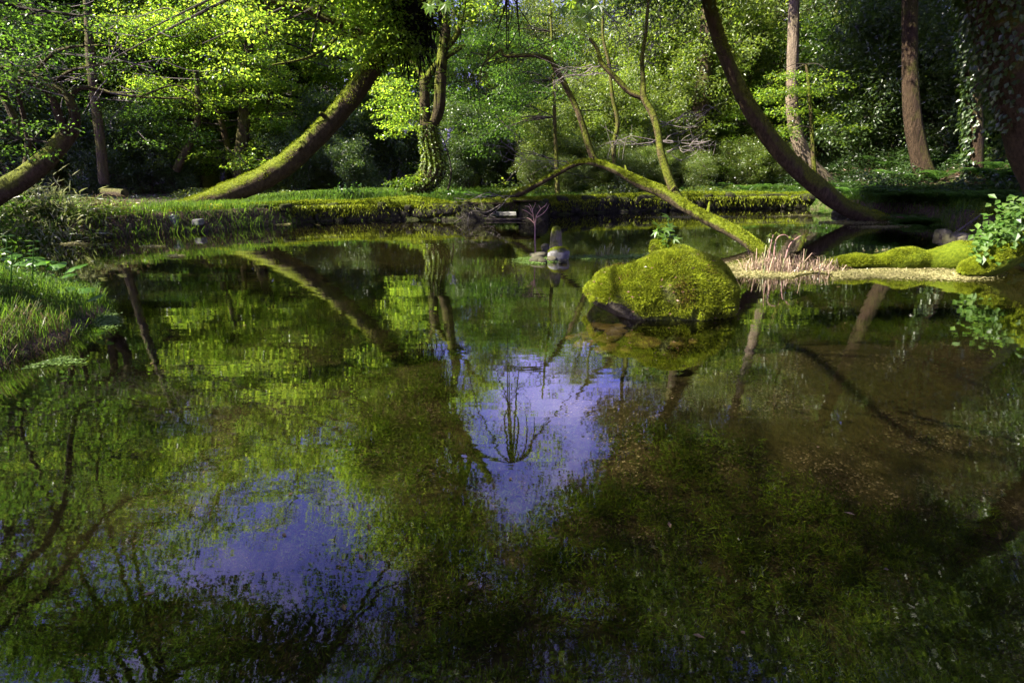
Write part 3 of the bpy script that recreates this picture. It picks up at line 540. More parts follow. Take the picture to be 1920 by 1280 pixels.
for x, y in [(740, 338), (765, 335), (785, 330), (755, 342), (770, 345), (790, 338)]: spray(q, PY(x, y, YB - .2), rng, 'maple', .3, 70, .08, .06, 0)
q.obj("crown", [M['maple']], root, False)
q = QB(); n = 2400; i = rng.integers(4, len(tP) - 1, n); j = rng.integers(0, 16, n); p_ = tP[i] + tD[i, j] * (tR[i] * rng.uniform(.95, 1.12, n))[:, None] + rng.normal(size=(n, 3)) * .015
leaf_quads(q, p_, unit(tD[i, j] + np.array([0, 0, -.7]) + rng.normal(size=(n, 3)) * .4), tD[i, j], .065, .05, .1); q.obj("ivy", M['ever_lit'], root, False)

# fallen mossy tree arching out of the water
rng = np.random.default_rng(103)
main = [(1436, 482, 24.6), (1405, 455, 24.6), (1365, 430, 23.0), (1325, 410, 21.3), (1285, 388, 20.5), (1240, 360, 21.3), (1200, 344, 19.7), (1160, 322, 13.9), (1122, 307, 11.5), (1096, 304, 9.8), (1070, 312, 9.0), (1040, 328, 9.8), (1000, 349, 11.5), (965, 366, 13.1), (928, 379, 13.9)]
P, R = path(main, 8.2, 13.7)
root = empty("fallen_tree", P[0], "fallen mossy tree arching from the reeds up to the stone bridge", "tree")
q = QB(); tP, tD, tR = tube(q, P, R, 14, 7, 0, .2, 5, 7)
for k in (9, 21, 33, 46, 58, 70, 84):                            # broken stubs
    a_ = rng.uniform(0, 6.28); d_ = np.array([math.cos(a_) * .6, math.sin(a_) * .6, .8]); tube(q, [tP[k], tP[k] + d_ * tR[k] * 1.5, tP[k] + d_ * tR[k] * rng.uniform(2., 3.6)], [tR[k] * .45, tR[k] * .34, tR[k] * .22], 6, 3, 0, .2, 9)
q.obj("trunk", M['bark_moss'], root)
q = QB(); trunk_fuzz(q, tP, tD, tR, 20000, rng, .035, .012, .08); q.obj("moss", M['moss_b'], root, False)
for pts, y0, y1, kind in [([(1275, 382, 20), (1258, 345, 17), (1240, 290, 15), (1234, 250, 14), (1224, 215, 13), (1207, 182, 12), (1206, 150, 9), (1204, 110, 8), (1211, 60, 7), (1215, 10, 6), (1220, -60, 5)], 10.0, 10.6, 'm'), ([(1208, 184, 12), (1180, 172, 10), (1160, 152, 10), (1140, 132, 9), (1126, 115, 9), (1120, 92, 7), (1105, 72, 5)], 10.4, 10.6, 'm'),
                          ([(1120, 310, 14), (1108, 285, 13), (1094, 240, 12), (1082, 205, 11), (1062, 165, 11), (1044, 132, 10), (1030, 112, 9), (1000, 104, 8), (970, 105, 7), (945, 104, 6), (939, 93, 5), (921, 108, 3), (905, 122, 3), (901, 150, 2)], 11.8, 12.0, 'm')]:
    p_, r_ = path(pts, y0, y1); b = QB(); tube(b, p_, r_, 9, 6, 0, .1, 6); b.obj("branch", M['bark_moss_half'], root)
q = QB()                                                         # bare grey twigs
for x0, y0, x1, y1, Y in [(1240, 235, 1320, 215, 10.6), (1238, 265, 1300, 262, 10.6), (1225, 262, 1150, 280, 10.5), (1160, 128, 1060, 140, 10.7), (1115, 126, 1030, 150, 10.8), (1212, 50, 1170, 85, 10.5), (1216, 80, 1240, 30, 10.6), (1208, 120, 1230, 70, 10.6), (965, 370, 880, 355, 13.2), (958, 372, 870, 372, 13.1), (950, 374, 868, 392, 13.), (945, 372, 905, 415, 12.9), (938, 378, 870, 410, 12.8), (1060, 315, 1000, 300, 13.), (980, 302, 920, 270, 13.4), (985, 300, 950, 262, 13.4), (1130, 20, 1180, 70, 10.6), (1260, 290, 1330, 268, 10.4), (1150, 30, 1230, 5, 10.7)]:
    q = QB(); low_ = x0 < 970; tr_ = .42 if low_ else .7
    for t in range(1 if low_ else 3):
        a_ = PY(x0 + rng.normal(0, 4), y0 + rng.normal(0, 4), Y); e = PY(x1 + rng.normal(0, 12), y1 + rng.normal(0, 10), Y - rng.uniform(-.3, .5)); mid = [a_ * (1 - f) + e * f + rng.normal(size=3) * .05 for f in (.3, .6)]
        tube(q, [a_, *mid, e], np.array([.014, .010, .007, .003]) * tr_, 4, 3, 0, cap=False)
        for f in (.4, .65, .85):
            s = a_ * (1 - f) + e * f; tube(q, [s, s + (e - a_) * .12 + rng.normal(size=3) * .07, s + (e - a_) * .22 + rng.normal(size=3) * .16], [.006, .004, .002], 4, 2, 0, cap=False)
    q.obj("twig", M['twig'], root, False)

# right-hand leaning tree
rng = np.random.default_rng(104)
P, R = path([(1690, 425, 20.1), (1640, 410, 27.0), (1590, 392, 28.2), (1535, 352, 32.9), (1478, 300, 32.9), (1430, 240, 29.4), (1392, 178, 27.0), (1360, 105, 25.3), (1338, 40, 24.7), (1322, -30, 23.6), (1310, -120, 20.1), (1320, -220, 14.2)], 12.9, 12.4)
root = empty("curved_tree", P[1], "dark curved tree leaning over the pond from the fern-covered right-hand shore", "tree")
q = QB(); tP, tD, tR = tube(q, P, R, 36, 12, 0, .12, 2.6, 9, ridge=.05); q.obj("trunk", M['bark_moss_half'], root)
q = QB(); trunk_fuzz(q, tP, tD, tR, 10000, rng, .04, .014, .25); q.obj("moss", M['moss_b'], root, False)
q = QB(); C = [PY(1310, -190, 12), PY(1250, -300, 11), PY(1380, -330, 11.5), PY(1300, -450, 10.5), PY(1450, -200, 12.5)]
for c in C: tube(q, [P[-2], (P[-2] + c) / 2 + rng.normal(size=3) * .2, c], [.1, .06, .02], 6, 4, 1, cap=False)
crown_cloud(q, C, [1.4, 1.5, 1.5, 1.4, 1.2], rng, 'broad', 34, 1.1, .7); q.obj("crown", [M['ever'], M['twig_dark']], root, False)

def tall(name, pts, Y, label, cat, bark, crown, seed, leafmat, kind='broad', ivy=0, dens=26, n=36):
    rng = np.random.default_rng(seed); P, R = path(pts, Y); root = empty(name, P[0], label, cat)
    q = QB(); tP, tD, tR = tube(q, P, R, n, 10, 0, .08, 3., seed, ridge=.06); q.obj("trunk", M[bark], root)
    if crown:
        q = QB(); C = [np.array(c) for c, r in crown]
        for c in C: tube(q, [P[-1], (P[-1] + c) / 2 + rng.normal(size=3) * .25, c], [.09, .06, .02], 6, 4, 1, cap=False)
        crown_cloud(q, C, [r for c, r in crown], rng, kind, dens, 1.15, .7); q.obj("crown", [M[leafmat], M['twig_dark']], root, False)
    if ivy:
        q = QB(); i = rng.integers(0, len(tP), ivy); j = rng.integers(0, n, ivy); keep = noise(tP[i] + tD[i, j], 1.1, seed) > -.35; i, j = i[keep], j[keep]; k = len(i)
        p_ = tP[i] + tD[i, j] * (tR[i] * rng.uniform(1., 1.3, k))[:, None] + rng.normal(size=(k, 3)) * .05
        leaf_quads(q, p_, unit(tD[i, j] * .6 + np.array([0, 0, -.8]) + rng.normal(size=(k, 3)) * .4), tD[i, j], .10, .075, .12); q.obj("ivy", M['ever'], root, False)
    return root
def over(px, py, Y): return PY(px, py, Y)
tall("pale_trunk_tree", [(1580, 372, 33.1), (1545, 340, 30.2), (1512, 300, 25.9), (1494, 255, 23.0), (1485, 200, 21.6), (1486, 120, 20.2), (1488, 40, 19.4), (1490, -80, 17.3), (1495, -220, 13.0)], 18.5, "tree with a pale sunlit trunk that curves at the foot, behind the curved dark tree", "tree", 'bark_pale',
     [(over(1480, -220, 18), 1.9), (over(1580, -280, 18.5), 1.9), (over(1420, -330, 17.5), 1.9), (over(1500, -420, 17), 1.8)], 111, 'ever')
tall("reddish_trunk_tree", [(1750, 385, 57.4), (1740, 350, 41.2), (1726, 300, 32.5), (1712, 230, 28.7), (1706, 150, 26.8), (1705, 60, 26.2), (1706, -60, 25.0), (1700, -220, 18.7)], 16., "stout straight tree with reddish bark lit along one side, on the leaf-strewn slope", "tree", 'bark_red',
     [(over(1700, -260, 15.5), 2.), (over(1600, -340, 15), 2.), (over(1790, -300, 15), 1.8), (over(1680, -460, 14), 2.)], 112, 'ever', n=44)
tall("ivy_clad_tree", [(1832, 378, 34), (1829, 330, 26), (1828, 240, 25), (1824, 130, 24), (1820, 20, 24), (1818, -100, 22)], 14.5, "slim tree clad in trailing ivy on the slope beside the stout reddish trunk", "tree", 'bark_red',
     [(over(1830, -200, 14), 1.7), (over(1760, -330, 13), 1.7), (over(1900, -320, 13), 1.7)], 113, 'ever', ivy=5200)
tall("massive_tree", [(2080, 470, 150), (2010, 350, 130), (1950, 230, 112), (1908, 120, 100), (1880, 30, 92), (1858, -60, 84), (1820, -200, 66)], 10.2, "massive ivy-hung tree leaning in at the upper corner above the vine leaves", "tree", 'bark_moss_half',
     [(over(1800, -260, 9.5), 1.7), (over(1700, -380, 9), 1.7), (over(1880, -420, 8.5), 1.7), (over(1600, -480, 8), 1.6), (over(1500, -420, 8.5), 1.4)], 114, 'ever', ivy=3500, n=44, dens=32)
# slender understory trunks
def slim(pts, Y, label, bark='bark_moss_half', seed=0, leaf=None, sprays=(), cat="tree", name="slender_tree"):
    rng = np.random.default_rng(seed + 500); P, R = path(pts, Y); root = empty(name, P[0], label, cat); q = QB(); tube(q, P, R, 9, 6, 0, .12, 4, seed); q.obj("trunk", M[bark], root)
    if leaf:
        q = QB()
        for x, y, n, r in sprays:
            for _ in range(n):
                c = PY(x + rng.normal(0, 26), y + rng.normal(0, 16), Y + rng.normal(0, .6)); k = np.argmin([np.linalg.norm(p - c) for p in P]); 
                if rng.random() < .5: tube(q, [P[k], (P[k] + c) / 2 + np.array([0, 0, .1]), c], [.014, .009, .004], 4, 3, 1, cap=False)
                spray(q, c, rng, 'maple', r, 115, .07, .05, 0)
        q.obj("crown", [M[leaf], M['twig_dark']], root, False)
    return root
slim([(1046, 378, 10), (1043, 300, 8), (1040, 220, 7), (1038, 150, 6), (1034, 60, 5), (1030, -40, 4)], 15.6, "slender straight sapling with feathery green tiers behind the arching trunk", seed=1, leaf='maple_dark', sprays=[(1000, 170, 6, .5), (930, 215, 7, .55), (950, 250, 6, .55), (900, 260, 5, .5), (1010, 110, 6, .5), (960, 150, 6, .5), (1060, 90, 4, .4), (930, 60, 5, .5)])
slim([(1180, 368, 12), (1160, 330, 10), (1150, 280, 9), (1158, 230, 8), (1148, 180, 7), (1142, 120, 6), (1130, 60, 5), (1135, -30, 4)], 17., "wavy thin trunk in front of the sunlit light green shrubs", seed=2)
slim([(455, 345, 30), (452, 290, 24), (458, 230, 22), (455, 170, 20), (465, 100, 16), (470, 20, 12)], 17.8, "knobbly tree whose trunk stands close behind the great leaning trunk", 'bark', 3, 'maple', [(420, 130, 6, .6), (480, 90, 6, .6), (520, 150, 5, .55)])
slim([(507, 320, 16), (506, 250, 14), (505, 180, 13), (503, 80, 12), (500, -30, 9)], 19, "thin straight dark trunk between the knobbly tree and the great leaning trunk", 'bark', 4)
slim([(330, 320, 14), (345, 290, 14), (365, 250, 12), (372, 200, 10), (365, 130, 8)], 17, "small slanting dark trunk among shrubs left of the great leaning trunk", 'bark', 5, 'maple_dark', [(300, 230, 8, .6), (360, 260, 6, .5), (280, 190, 8, .6), (240, 260, 6, .6)])
slim([(195, 345, 18), (190, 280, 17), (180, 200, 16), (170, 110, 16), (165, 20, 14), (160, -60, 10)], 15.5, "straight dark trunk rising behind the bent tree on the shaded bank", 'bark', 6)
slim([(1300, 365, 60), (1306, 320, 40), (1312, 240, 34), (1322, 120, 30), (1330, 0, 26), (1335, -100, 20)], 20.5, "thick dark trunk half hidden in the shrubs behind the curved dark tree", 'bark', 7)
slim([(1408, 190, 9), (1407, 100, 8), (1405, 20, 8), (1404, -60, 6)], 22, "thin black stem seen against the bright gap above the curved dark tree", 'bark', 8, 'young', [(1420, 60, 5, .5), (1450, 120, 5, .5)])
slim([(840, 372, 12), (838, 330, 10), (834, 290, 9), (842, 240, 7)], 18, "short dark stem behind the ivy-wrapped maple", 'bark', 9)

slim([(1530, 350, 9), (1525, 300, 8), (1522, 240, 7), (1518, 180, 6), (1512, 120, 5)], 17.6, "small maple whose bright tiers of leaves cross in front of the pale trunk", seed=10, leaf='maple', sprays=[(1540, 150, 5, .5), (1500, 165, 5, .5), (1470, 215, 4, .45), (1440, 185, 5, .5), (1490, 245, 4, .45), (1540, 230, 4, .4), (1460, 130, 3, .4)])
# bent tree on the shaded bank at the side
rng = np.random.default_rng(120)
P, R = path([(-60, 400, 43.2), (-10, 365, 40.0), (50, 330, 36.8), (100, 285, 33.6), (135, 240, 30.4)], 9.2, 9.6)
root = empty("bent_tree", P[0], "low bent dark tree with crooked bare boughs above the bamboo grass", "tree")
q = QB(); tP, tD, tR = tube(q, P, R, 14, 6, 0, .12, 4, 3); q.obj("trunk", M['bark_moss_half'], root)
for pts in [[(135, 245, 24), (140, 215, 18), (125, 180, 15), (95, 160, 14), (50, 138, 12), (0, 128, 10), (-60, 120, 8)], [(125, 250, 20), (108, 210, 16), (95, 180, 13), (60, 158, 12), (20, 155, 10), (-40, 170, 8)], [(128, 190, 10), (150, 165, 9), (200, 172, 7), (260, 182, 5), (350, 185, 3)], [(50, 330, 18), (52, 260, 9), (35, 180, 8), (10, 80, 6), (-5, 20, 5)], [(40, 250, 14), (0, 170, 12), (-40, 130, 9)], [(260, 182, 4), (330, 160, 3), (380, 190, 2)], [(95, 160, 7), (140, 130, 5), (220, 118, 3)], [(60, 140, 7), (110, 95, 5), (190, 85, 3), (250, 95, 2)]]:
    p_, r_ = path(pts, 9.5, 9.2 + RNG.uniform(-.4, .4)); b = QB(); tube(b, p_, r_, 8, 5, 0, .1, 5); b.obj("bough", M['bark'], root)
q = QB()
for _ in range(120):
    x, y = rng.uniform(-80, 300), rng.normal(110, 60); c = PY(x, y, 9.6 + rng.normal(0, .5)); e = c + rng.normal(size=3) * np.array([.5, .4, .22]); tube(q, [c, (c + e) / 2 + rng.normal(size=3) * .06, e], [.008, .006, .003], 4, 3, 1, cap=False)
    spray(q, e, rng, 'young', .32, 34, .038, .024, 0)
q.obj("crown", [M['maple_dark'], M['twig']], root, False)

# maple leaning over the near water from the grassy near bank (its lower boughs hang into the picture)
rng = np.random.default_rng(121)
root = empty("overhanging_maple", (-6.4, 3.4, hz(-6.4, 3.4)), "maple whose low leafy boughs hang in over the shaded near bank", "maple")
q = QB(); T0 = [np.array(p) for p in [(-6.4, 3.4, .1), (-6.2, 3.6, 1.5), (-5.7, 4.0, 3.2), (-5.1, 4.6, 5.0), (-4.3, 5.3, 6.6), (-3.6, 6.0, 7.6)]]; tube(q, T0, [.24, .2, .18, .15, .11, .05], 12, 6, 0, .1, 4); q.obj("trunk", M['bark_moss_half'], root)
q = QB()
def bough(q, pts, r, n, spread, sr, rng, L=.075, star=False, leafn=46):
    pts = [np.asarray(p) for p in pts]; tube(q, pts, np.linspace(r, r * .25, len(pts)), 6, 4, 1, cap=False); S = smooth_path(pts, np.zeros(len(pts)), 6)[0]
    for _ in range(n):
        b = S[rng.integers(len(S) // 4, len(S))]; c = b + rng.normal(size=3) * np.array([spread, spread, spread * .3])
        if in_shaft(c): continue
        tube(q, [b, (b + c) / 2 + np.array([0, 0, .04]), c], [.008, .006, .003], 4, 2, 1, cap=False)
        spray(q, c, rng, 'maple', sr, leafn, L, L * .72, 0)
bough(q, [T0[2], (-5.0, 5.2, 2.6), PY(0, 235, 6.2), PY(90, 268, 6.4)], .05, 26, .35, .3, rng, .042, leafn=80)
bough(q, [T0[2], (-5.2, 5.0, 3.3), PY(-20, -5, 6.0), PY(150, 30, 6.2)], .05, 26, .4, .32, rng, .042, leafn=80)
bough(q, [T0[3], (-4.6, 6.4, 5.6), (-3.8, 7.6, 6.4), (-3.4, 8.6, 6.6)], .06, 26, .8, .5, rng, .07, leafn=80)
bough(q, [T0[3], (-3.6, 4.0, 5.6), (-2.2, 3.8, 5.6), (-1.2, 4.0, 5.3)], .06, 14, .55, .4, rng, .08, leafn=50)
bough(q, [T0[4], (-5.2, 6.5, 7.), (-6.2, 7.5, 7.2)], .05, 26, .8, .5, rng, .07, leafn=80)
bough(q, [T0[1], (-7.0, 5.0, 2.4), (-7.4, 6.4, 3.0)], .05, 20, .6, .45, rng, .08)
for x, y, Y, n, sp in [(40, 800, 8.5, 26, .8), (180, 880, 8.5, 24, .7), (60, 980, 8, 26, .8), (250, 1010, 7.6, 12, .5), (120, 1130, 7, 24, .8), (300, 1160, 6.8, 14, .6), (60, 1260, 6.4, 26, .8), (420, 1250, 6.4, 40, .6), (620, 1220, 6.6, 44, .6), (530, 1290, 6, 40, .7), (300, 1240, 6.3, 36, .6), (700, 1120, 7.4, 26, .45), (740, 1040, 8, 24, .45), (780, 1200, 7, 12, .5), (-150, 900, 8, 26, .9), (-200, 1150, 7, 26, .9)]:
    c = RM(x, y, Y); bough(q, [T0[4], T0[4] * .5 + c * .5 + np.array([0, 0, .4]), c, c + np.array([.4, .3, -.1])], .05, n, sp, .45, rng, .07, leafn=80)
for x, y, z in [(-7, 3.2, 8.2), (-6, 2.2, 8), (-8.2, 4.5, 8.5), (-5.6, 1.0, 7.6), (-7.4, 1.6, 8)]:  # high boughs out of view, added to shade the near bed
    c = np.array([x, y, z]); bough(q, [T0[4], T0[4] * .4 + c * .6, c, c + np.array([.4, -.3, .1])], .06, 34, 1., .6, rng, .08, leafn=90)
crown_cloud(q, [RM(x, y, Y) for x, y, Y in [(420, 1200, 9.2), (520, 1190, 9.4), (620, 1180, 9.4), (330, 1180, 9.3), (560, 1260, 8.8), (450, 1270, 8.8), (660, 1260, 8.6), (240, 1150, 9.4), (700, 1110, 9.6), (120, 1220, 6.4), (260, 1190, 6.6), (380, 1230, 6.3), (500, 1210, 6.4), (620, 1250, 6.2), (700, 1190, 6.8), (330, 1290, 5.9), (560, 1300, 5.8), (30, 1120, 7), (740, 1280, 6.2)]], [.9, .7, .8, .7, .9, .9, .8, .7, .6, .6, .5, .6, .5, .7, .6, .7, .7, .8, .7], rng, 'maple', 46, .8, .6)
bough(q, [T0[5], (-2.9, 7.2, 7.6), (-2.5, 7.8, 7.3)], .05, 10, .5, .4, rng, .09)
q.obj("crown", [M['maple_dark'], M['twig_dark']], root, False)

# spray of maple leaves that hangs close overhead
rng = np.random.default_rng(122)
root = empty("near_maple", (2.6, -1.5, hz(2.6, -1.5)), "maple twig with fresh serrated leaves dangling close overhead", "maple")
q = QB(); tube(q, [(2.6, -1.5, -.3), (2.5, -1.2, 1.4), (2.3, -.6, 3.0), (2.0, .4, 4.2)], [.16, .13, .1, .06], 10, 5, 0, .1, 4); q.obj("trunk", M['bark_moss_half'], root)
q = QB(); tube(q, [(2.2, -.3, 3.4), (1.6, 1.2, 3.2), PY(1130, -60, 2.9), PY(1090, -8, 3.0)], [.04, .025, .012, .004], 6, 4, 1, cap=False)
tube(q, [(2.0, .4, 4.2), (1.2, 1.6, 4.0), PY(820, -50, 3.0)], [.04, .02, .005], 6, 4, 1, cap=False)
for x, y, s, n in [(1062, 18, 5, 1), (1088, 36, 8, 3), (1112, 18, 9, 3), (1128, 8, 6, 2), (1075, 8, 8, 2), (1095, -10, 16, 5), (815, 2, 8, 3), (835, -4, 6, 2), (1125, -25, 16, 5), (905, -8, 5, 1)]:
    for _ in range(n):
        c = PY(x + rng.normal(0, s), y + rng.normal(0, s), 2.9 + rng.normal(0, .15)); star_leaves(q, c[None], np.array([[rng.normal(0, .4), rng.normal(-.2, .3), -1.]]), np.array([[rng.normal(0, .4), -1, .5]]), .05)
q.obj("crown", [M['maple'], M['twig_dark']], root, False)

# evergreen boughs arching high over the near water
rng = np.random.default_rng(123)
root = empty("spreading_evergreen", (9.6, 8.5, hz(9.6, 8.5)), "dark evergreen tree on the near shore with boughs reaching over the water", "tree")
q = QB(); T1 = [np.array(p) for p in [(10.2, 8.5, .2), (9.9, 8.6, 2.), (9.2, 8.8, 4.4), (8.2, 9.2, 6.6), (7.0, 9.6, 8.2)]]; tube(q, T1, [.36, .30, .26, .2, .12], 12, 6, 0, .1, 3); q.obj("trunk", M['bark'], root)
q = QB(); C = [RM(x, y, Y) for x, y, Y in [(1750, 1000, 9.5), (1600, 960, 10.5), (1500, 1040, 10), (1380, 960, 10.8), (1270, 1010, 10.5), (1160, 960, 11), (1060, 1040, 10.4), (960, 1060, 10.2), (1120, 1130, 9.4), (1250, 1160, 9.2), (1400, 1140, 9.2), (1550, 1170, 8.8), (1700, 1150, 8.8), (1850, 1120, 9), (1000, 1180, 9), (900, 1150, 9.2), (820, 1090, 9.8), (1150, 1270, 8.3), (1350, 1280, 8.2), (1550, 1290, 8), (1800, 1260, 8), (950, 1290, 8.2), (1300, 880, 11.5), (1450, 860, 11.5), (1620, 840, 11), (1800, 860, 10.5), (1180, 880, 11.3), (1090, 960, 10.9), (860, 1200, 8.8), (760, 1160, 9), (780, 1270, 8.3), (1200, 790, 12.2)]]
for c in C:
    b0 = T1[3] * .5 + T1[4] * .5; tube(q, [b0, b0 * .5 + c * .5 + np.array([0, 0, .5]) + rng.normal(size=3) * .3, c], [.07, .045, .015], 6, 4, 1, cap=False)
crown_cloud(q, C, rng.uniform(.85, 1.25, len(C)), rng, 'broad', 30, 1.1, .6); q.obj("crown", [M['ever'], M['twig_dark']], root, False)

# ------------------------------------------------------------------ boulder
rng = np.random.default_rng(201)
def boulder():
    S, Q = cubesphere(34); c = PZ(1268, 598, 0.0) + np.array([-.04, .40, 0.14])
    B = np.sign(S) * np.abs(S) ** np.where(S[:, 2:3] < 0, .6, .82); x, y, z = B.T
    V = B * np.array([.65, .46, .345]) * (1 + .08 * noise(S, 1.7, 3) + .06 * noise(S, 4.5, 8) + .02 * noise(S, 11, 2))[:, None]
    up = np.clip(z, 0, 1)
    V[:, 2] += .045 * np.exp(-(((x - .25) / .34) ** 2)) * up - .07 * sstep(-x, -.2, .9) * up - .12 * np.clip(x - .55, 0, 1) * up          # hump, sloping shoulder
    V[:, 2] += .17 * sstep(-x, .15, .9) * np.clip(.3 - z, 0, 1)                                            # undercut overhang
    V[:, 1] *= 1 - .08 * sstep(-x, .2, 1); V[:, 0] += .06 * np.clip(-z, 0, 1) * np.clip(x, 0, 1) * -1
    return V + c, Q, c
V, Q, bc = boulder()
root = empty("mossy_boulder", (bc[0], bc[1], 0), "big boulder under a thick yellow-green moss coat standing in the clear water", "boulder")
q = QB(); q.add(V, Q); rm = bark_mat("boulder_rock", (.018, .016, .011), (.10, .085, .065), .8, stretch=(4, 4, 4), bias=.1); q.obj("rock", rm, root)
P_, N_ = surf_sample(V, Q, 130000, rng)
keep = N_[:, 2] + .30 * noise(P_, 5, 3) + 1.1 * (P_[:, 2] - .16) + 1.0 * sstep(P_[:, 0] - bc[0], -.4, -.05) > .02; keep &= P_[:, 2] > .02 + .03 * noise(P_, 7); keep &= noise(P_, 6.5, 11) + .5 * noise(P_, 17, 3) > -.62; P_, N_ = P_[keep], N_[keep]
q = QB(); h = .5 + .5 * np.clip(.5 + noise(P_, 14, 2) + .6 * noise(P_, 30, 4), 0, 1.6); br = noise(P_, 8, 6) + .6 * noise(P_, 21, 1) + rng.normal(0, .35, len(P_)) > .85
fuzz(q, (P_ + N_ * (.016 * h + .022 * np.clip(noise(P_, 12, 9), -.7, 1.2))[:, None])[~br], N_[~br], (.032 * h)[~br], .007, rng, 0, .55); fuzz(q, (P_ + N_ * (.012 * h[:, None]))[br], N_[br], (.026 * h)[br], .007, rng, 1, .55); k = rng.choice(len(P_), 160); leaf_quads(q, P_[k] + N_[k] * .02, rnd_dirs(160, rng, .6), N_[k], .03, .014, .2, 2); q.obj("moss", [M['moss_b'], M['moss_old'], M['litter']], root, False)
def top_z(x, y):
    d = np.hypot(V[:, 0] - x, V[:, 1] - y); k = d < .06; return V[k, 2].max() if k.any() else V[:, 2].max()
bt = PY(1246, 470, bc[1] + .18); bt[2] = top_z(bt[0], bt[1])
q = QB(); VB, QQ = blob(q, bt + np.array([0, 0, .02]), (.14, .1, .075), 8, .2, 2, 5)
mb = empty("mossy_stump", bt, "small mossy stump perched on top of the big boulder", "stump"); q.obj("stump_wood", M['bark_moss'], mb)
P2, N2 = surf_sample(VB, QQ, 5000, rng); q = QB(); fuzz(q, P2, N2, .022, .007, rng); q.obj("moss", M['moss_b'], mb, False)
# seedling on the boulder
sp = bt + np.array([.03, -.05, .05]); root = empty("seedling", sp, "bright green seedling with lobed leaves sprouting on the boulder", "seedling")
q = QB(); st = QB(); top = PY(1252, 408, sp[1])
tube(st, [sp, (sp + top) / 2 + np.array([.01, 0, 0]), top], [.006, .005, .003], 6, 4)
for x, y, s in [(1232, 421, .12), (1248, 405, .10), (1262, 424, .11), (1240, 442, .11), (1258, 440, .12), (1268, 447, .10), (1228, 436, .09), (1248, 456, .10), (1262, 458, .08), (1236, 450, .09), (1256, 431, .1), (1244, 430, .08)]:
    c = PY(x, y, sp[1] + rng.uniform(-.07, .05)); ax = np.array([[np.sign(x - 1250) * .9 + rng.normal(0, .3), rng.normal(-.3, .4), .15 + rng.normal(0, .25)]]); star_leaves(q, c[None] - ax * s * .3, ax, np.array([[rng.normal(0, .2), -.55, .8]]), s * .85, lobes=(-95, -50, 0, 50, 95))
    mid = sp + (top - sp) * min(.95, max(.2, (470 - y) / 70)); tube(st, [mid, (mid + c) / 2 + np.array([0, 0, .01]), c - ax[0] * s * .3], [.003, .0025, .002], 4, 3, 0, cap=False)
q.obj("leaves", M['seedling'], root, False); st.obj("stem", M['butter'], root)
q = QB(); bp = PZ(1395, 470, .2)
# submerged stones beside the boulder
for x, y, w, h in [(1210, 640, 62, 26), (1140, 634, 50, 17), (1160, 622, 40, 12), (1095, 644, 42, 14), (1133, 656, 38, 14), (1100, 628, 36, 11), (1125, 612, 46, 13), (1075, 632, 26, 9), (1190, 628, 30, 12), (1150, 648, 24, 9), (1175, 655, 26, 9), (1270, 646, 26, 10), (1110, 616, 24, 9), (1160, 612, 28, 9), (1300, 640, 22, 9)]:
    c = PZ(x, y, -.11); s = ppm(c); q = QB(); blob(q, c, (w * .55 * s, w * .45 * s,   .014 + h * .0006), 8, .26, 1.6, int(x + y), rz=x * .1, box=.7)
    tag(q.obj("submerged_stone", M['rock_brown']), "flat brown stone under the clear water at the foot of the mossy boulder", "stone", "submerged stones beside the boulder")

# ------------------------------------------------------------------ islet with the standing stone
rng = np.random.default_rng(210); c = PZ(1046, 489, 0)
q = QB(); blob(q, c + np.array([.02, .12, .06]), (.145, .11, .115), 9, .12, 2, 3, box=.8)
root = empty("low_mossy_stone", c, "squat grey stone with a moss cap at the foot of the upright stone", "stone"); VS, QS = q.V[0], q.Q[0]; q.obj("rock", M['rock_grey'], root)
P2, N2 = surf_sample(VS, QS, 9000, rng); k = N2[:, 2] + .3 * noise(P2, 9) > .45; q = QB(); fuzz(q, P2[k], N2[k], .02, .006, rng); q.obj("moss", M['moss_b'], root, False)
uc = PY(1043, 440, c[1] + .32); uc[2] = 0
q = QB(); hT = PY(1043, 423, uc[1])[2]; w = 11.5 * ppm(uc)
tube(q, [uc + np.array([0, 0, -.15]), uc + np.array([0, 0, .05]), uc + np.array([0, 0, hT * .45]), uc + np.array([.0, 0, hT * .8]), uc + np.array([.0, 0, hT * .95]), uc + np.array([.0, 0, hT])], [w * 1.15, w * 1.12, w * 1.0, w * .82, w * .6, w * .2], 16, 6, 0, .06, 9)
tag(q.obj("standing_stone", bark_mat("standing_stone_moss", (.10, .08, .06), (.30, .25, .2), .8, bias=.12)), "upright rounded stone post with mossy sides rising from the small islet", "stone")
for x, y, w, m_, cl in [(1012, 480, 30, 'rock', 0), (1028, 470, 20, 'rock', 0), (1005, 488, 26, 'rock', 0), (1035, 486, 22, 'rock', 0), (1018, 490, 18, 'rock', 0), (1056, 490, 16, 'rock', 0), (1022, 462, 16, 'rock', 0), (1000, 478, 14, 'rock', 0)]:
    p_ = PZ(x, y, .02); s = ppm(p_); q = QB(); blob(q, p_, (w * .5 * s, w * .45 * s, w * .3 * s), 6, .2, 2, x, box=.8, rz=x)
    tag(q.obj("islet_stone", M[m_]), "small dark wet stone heaped at the edge of the islet", "stone", "small stones of the islet")
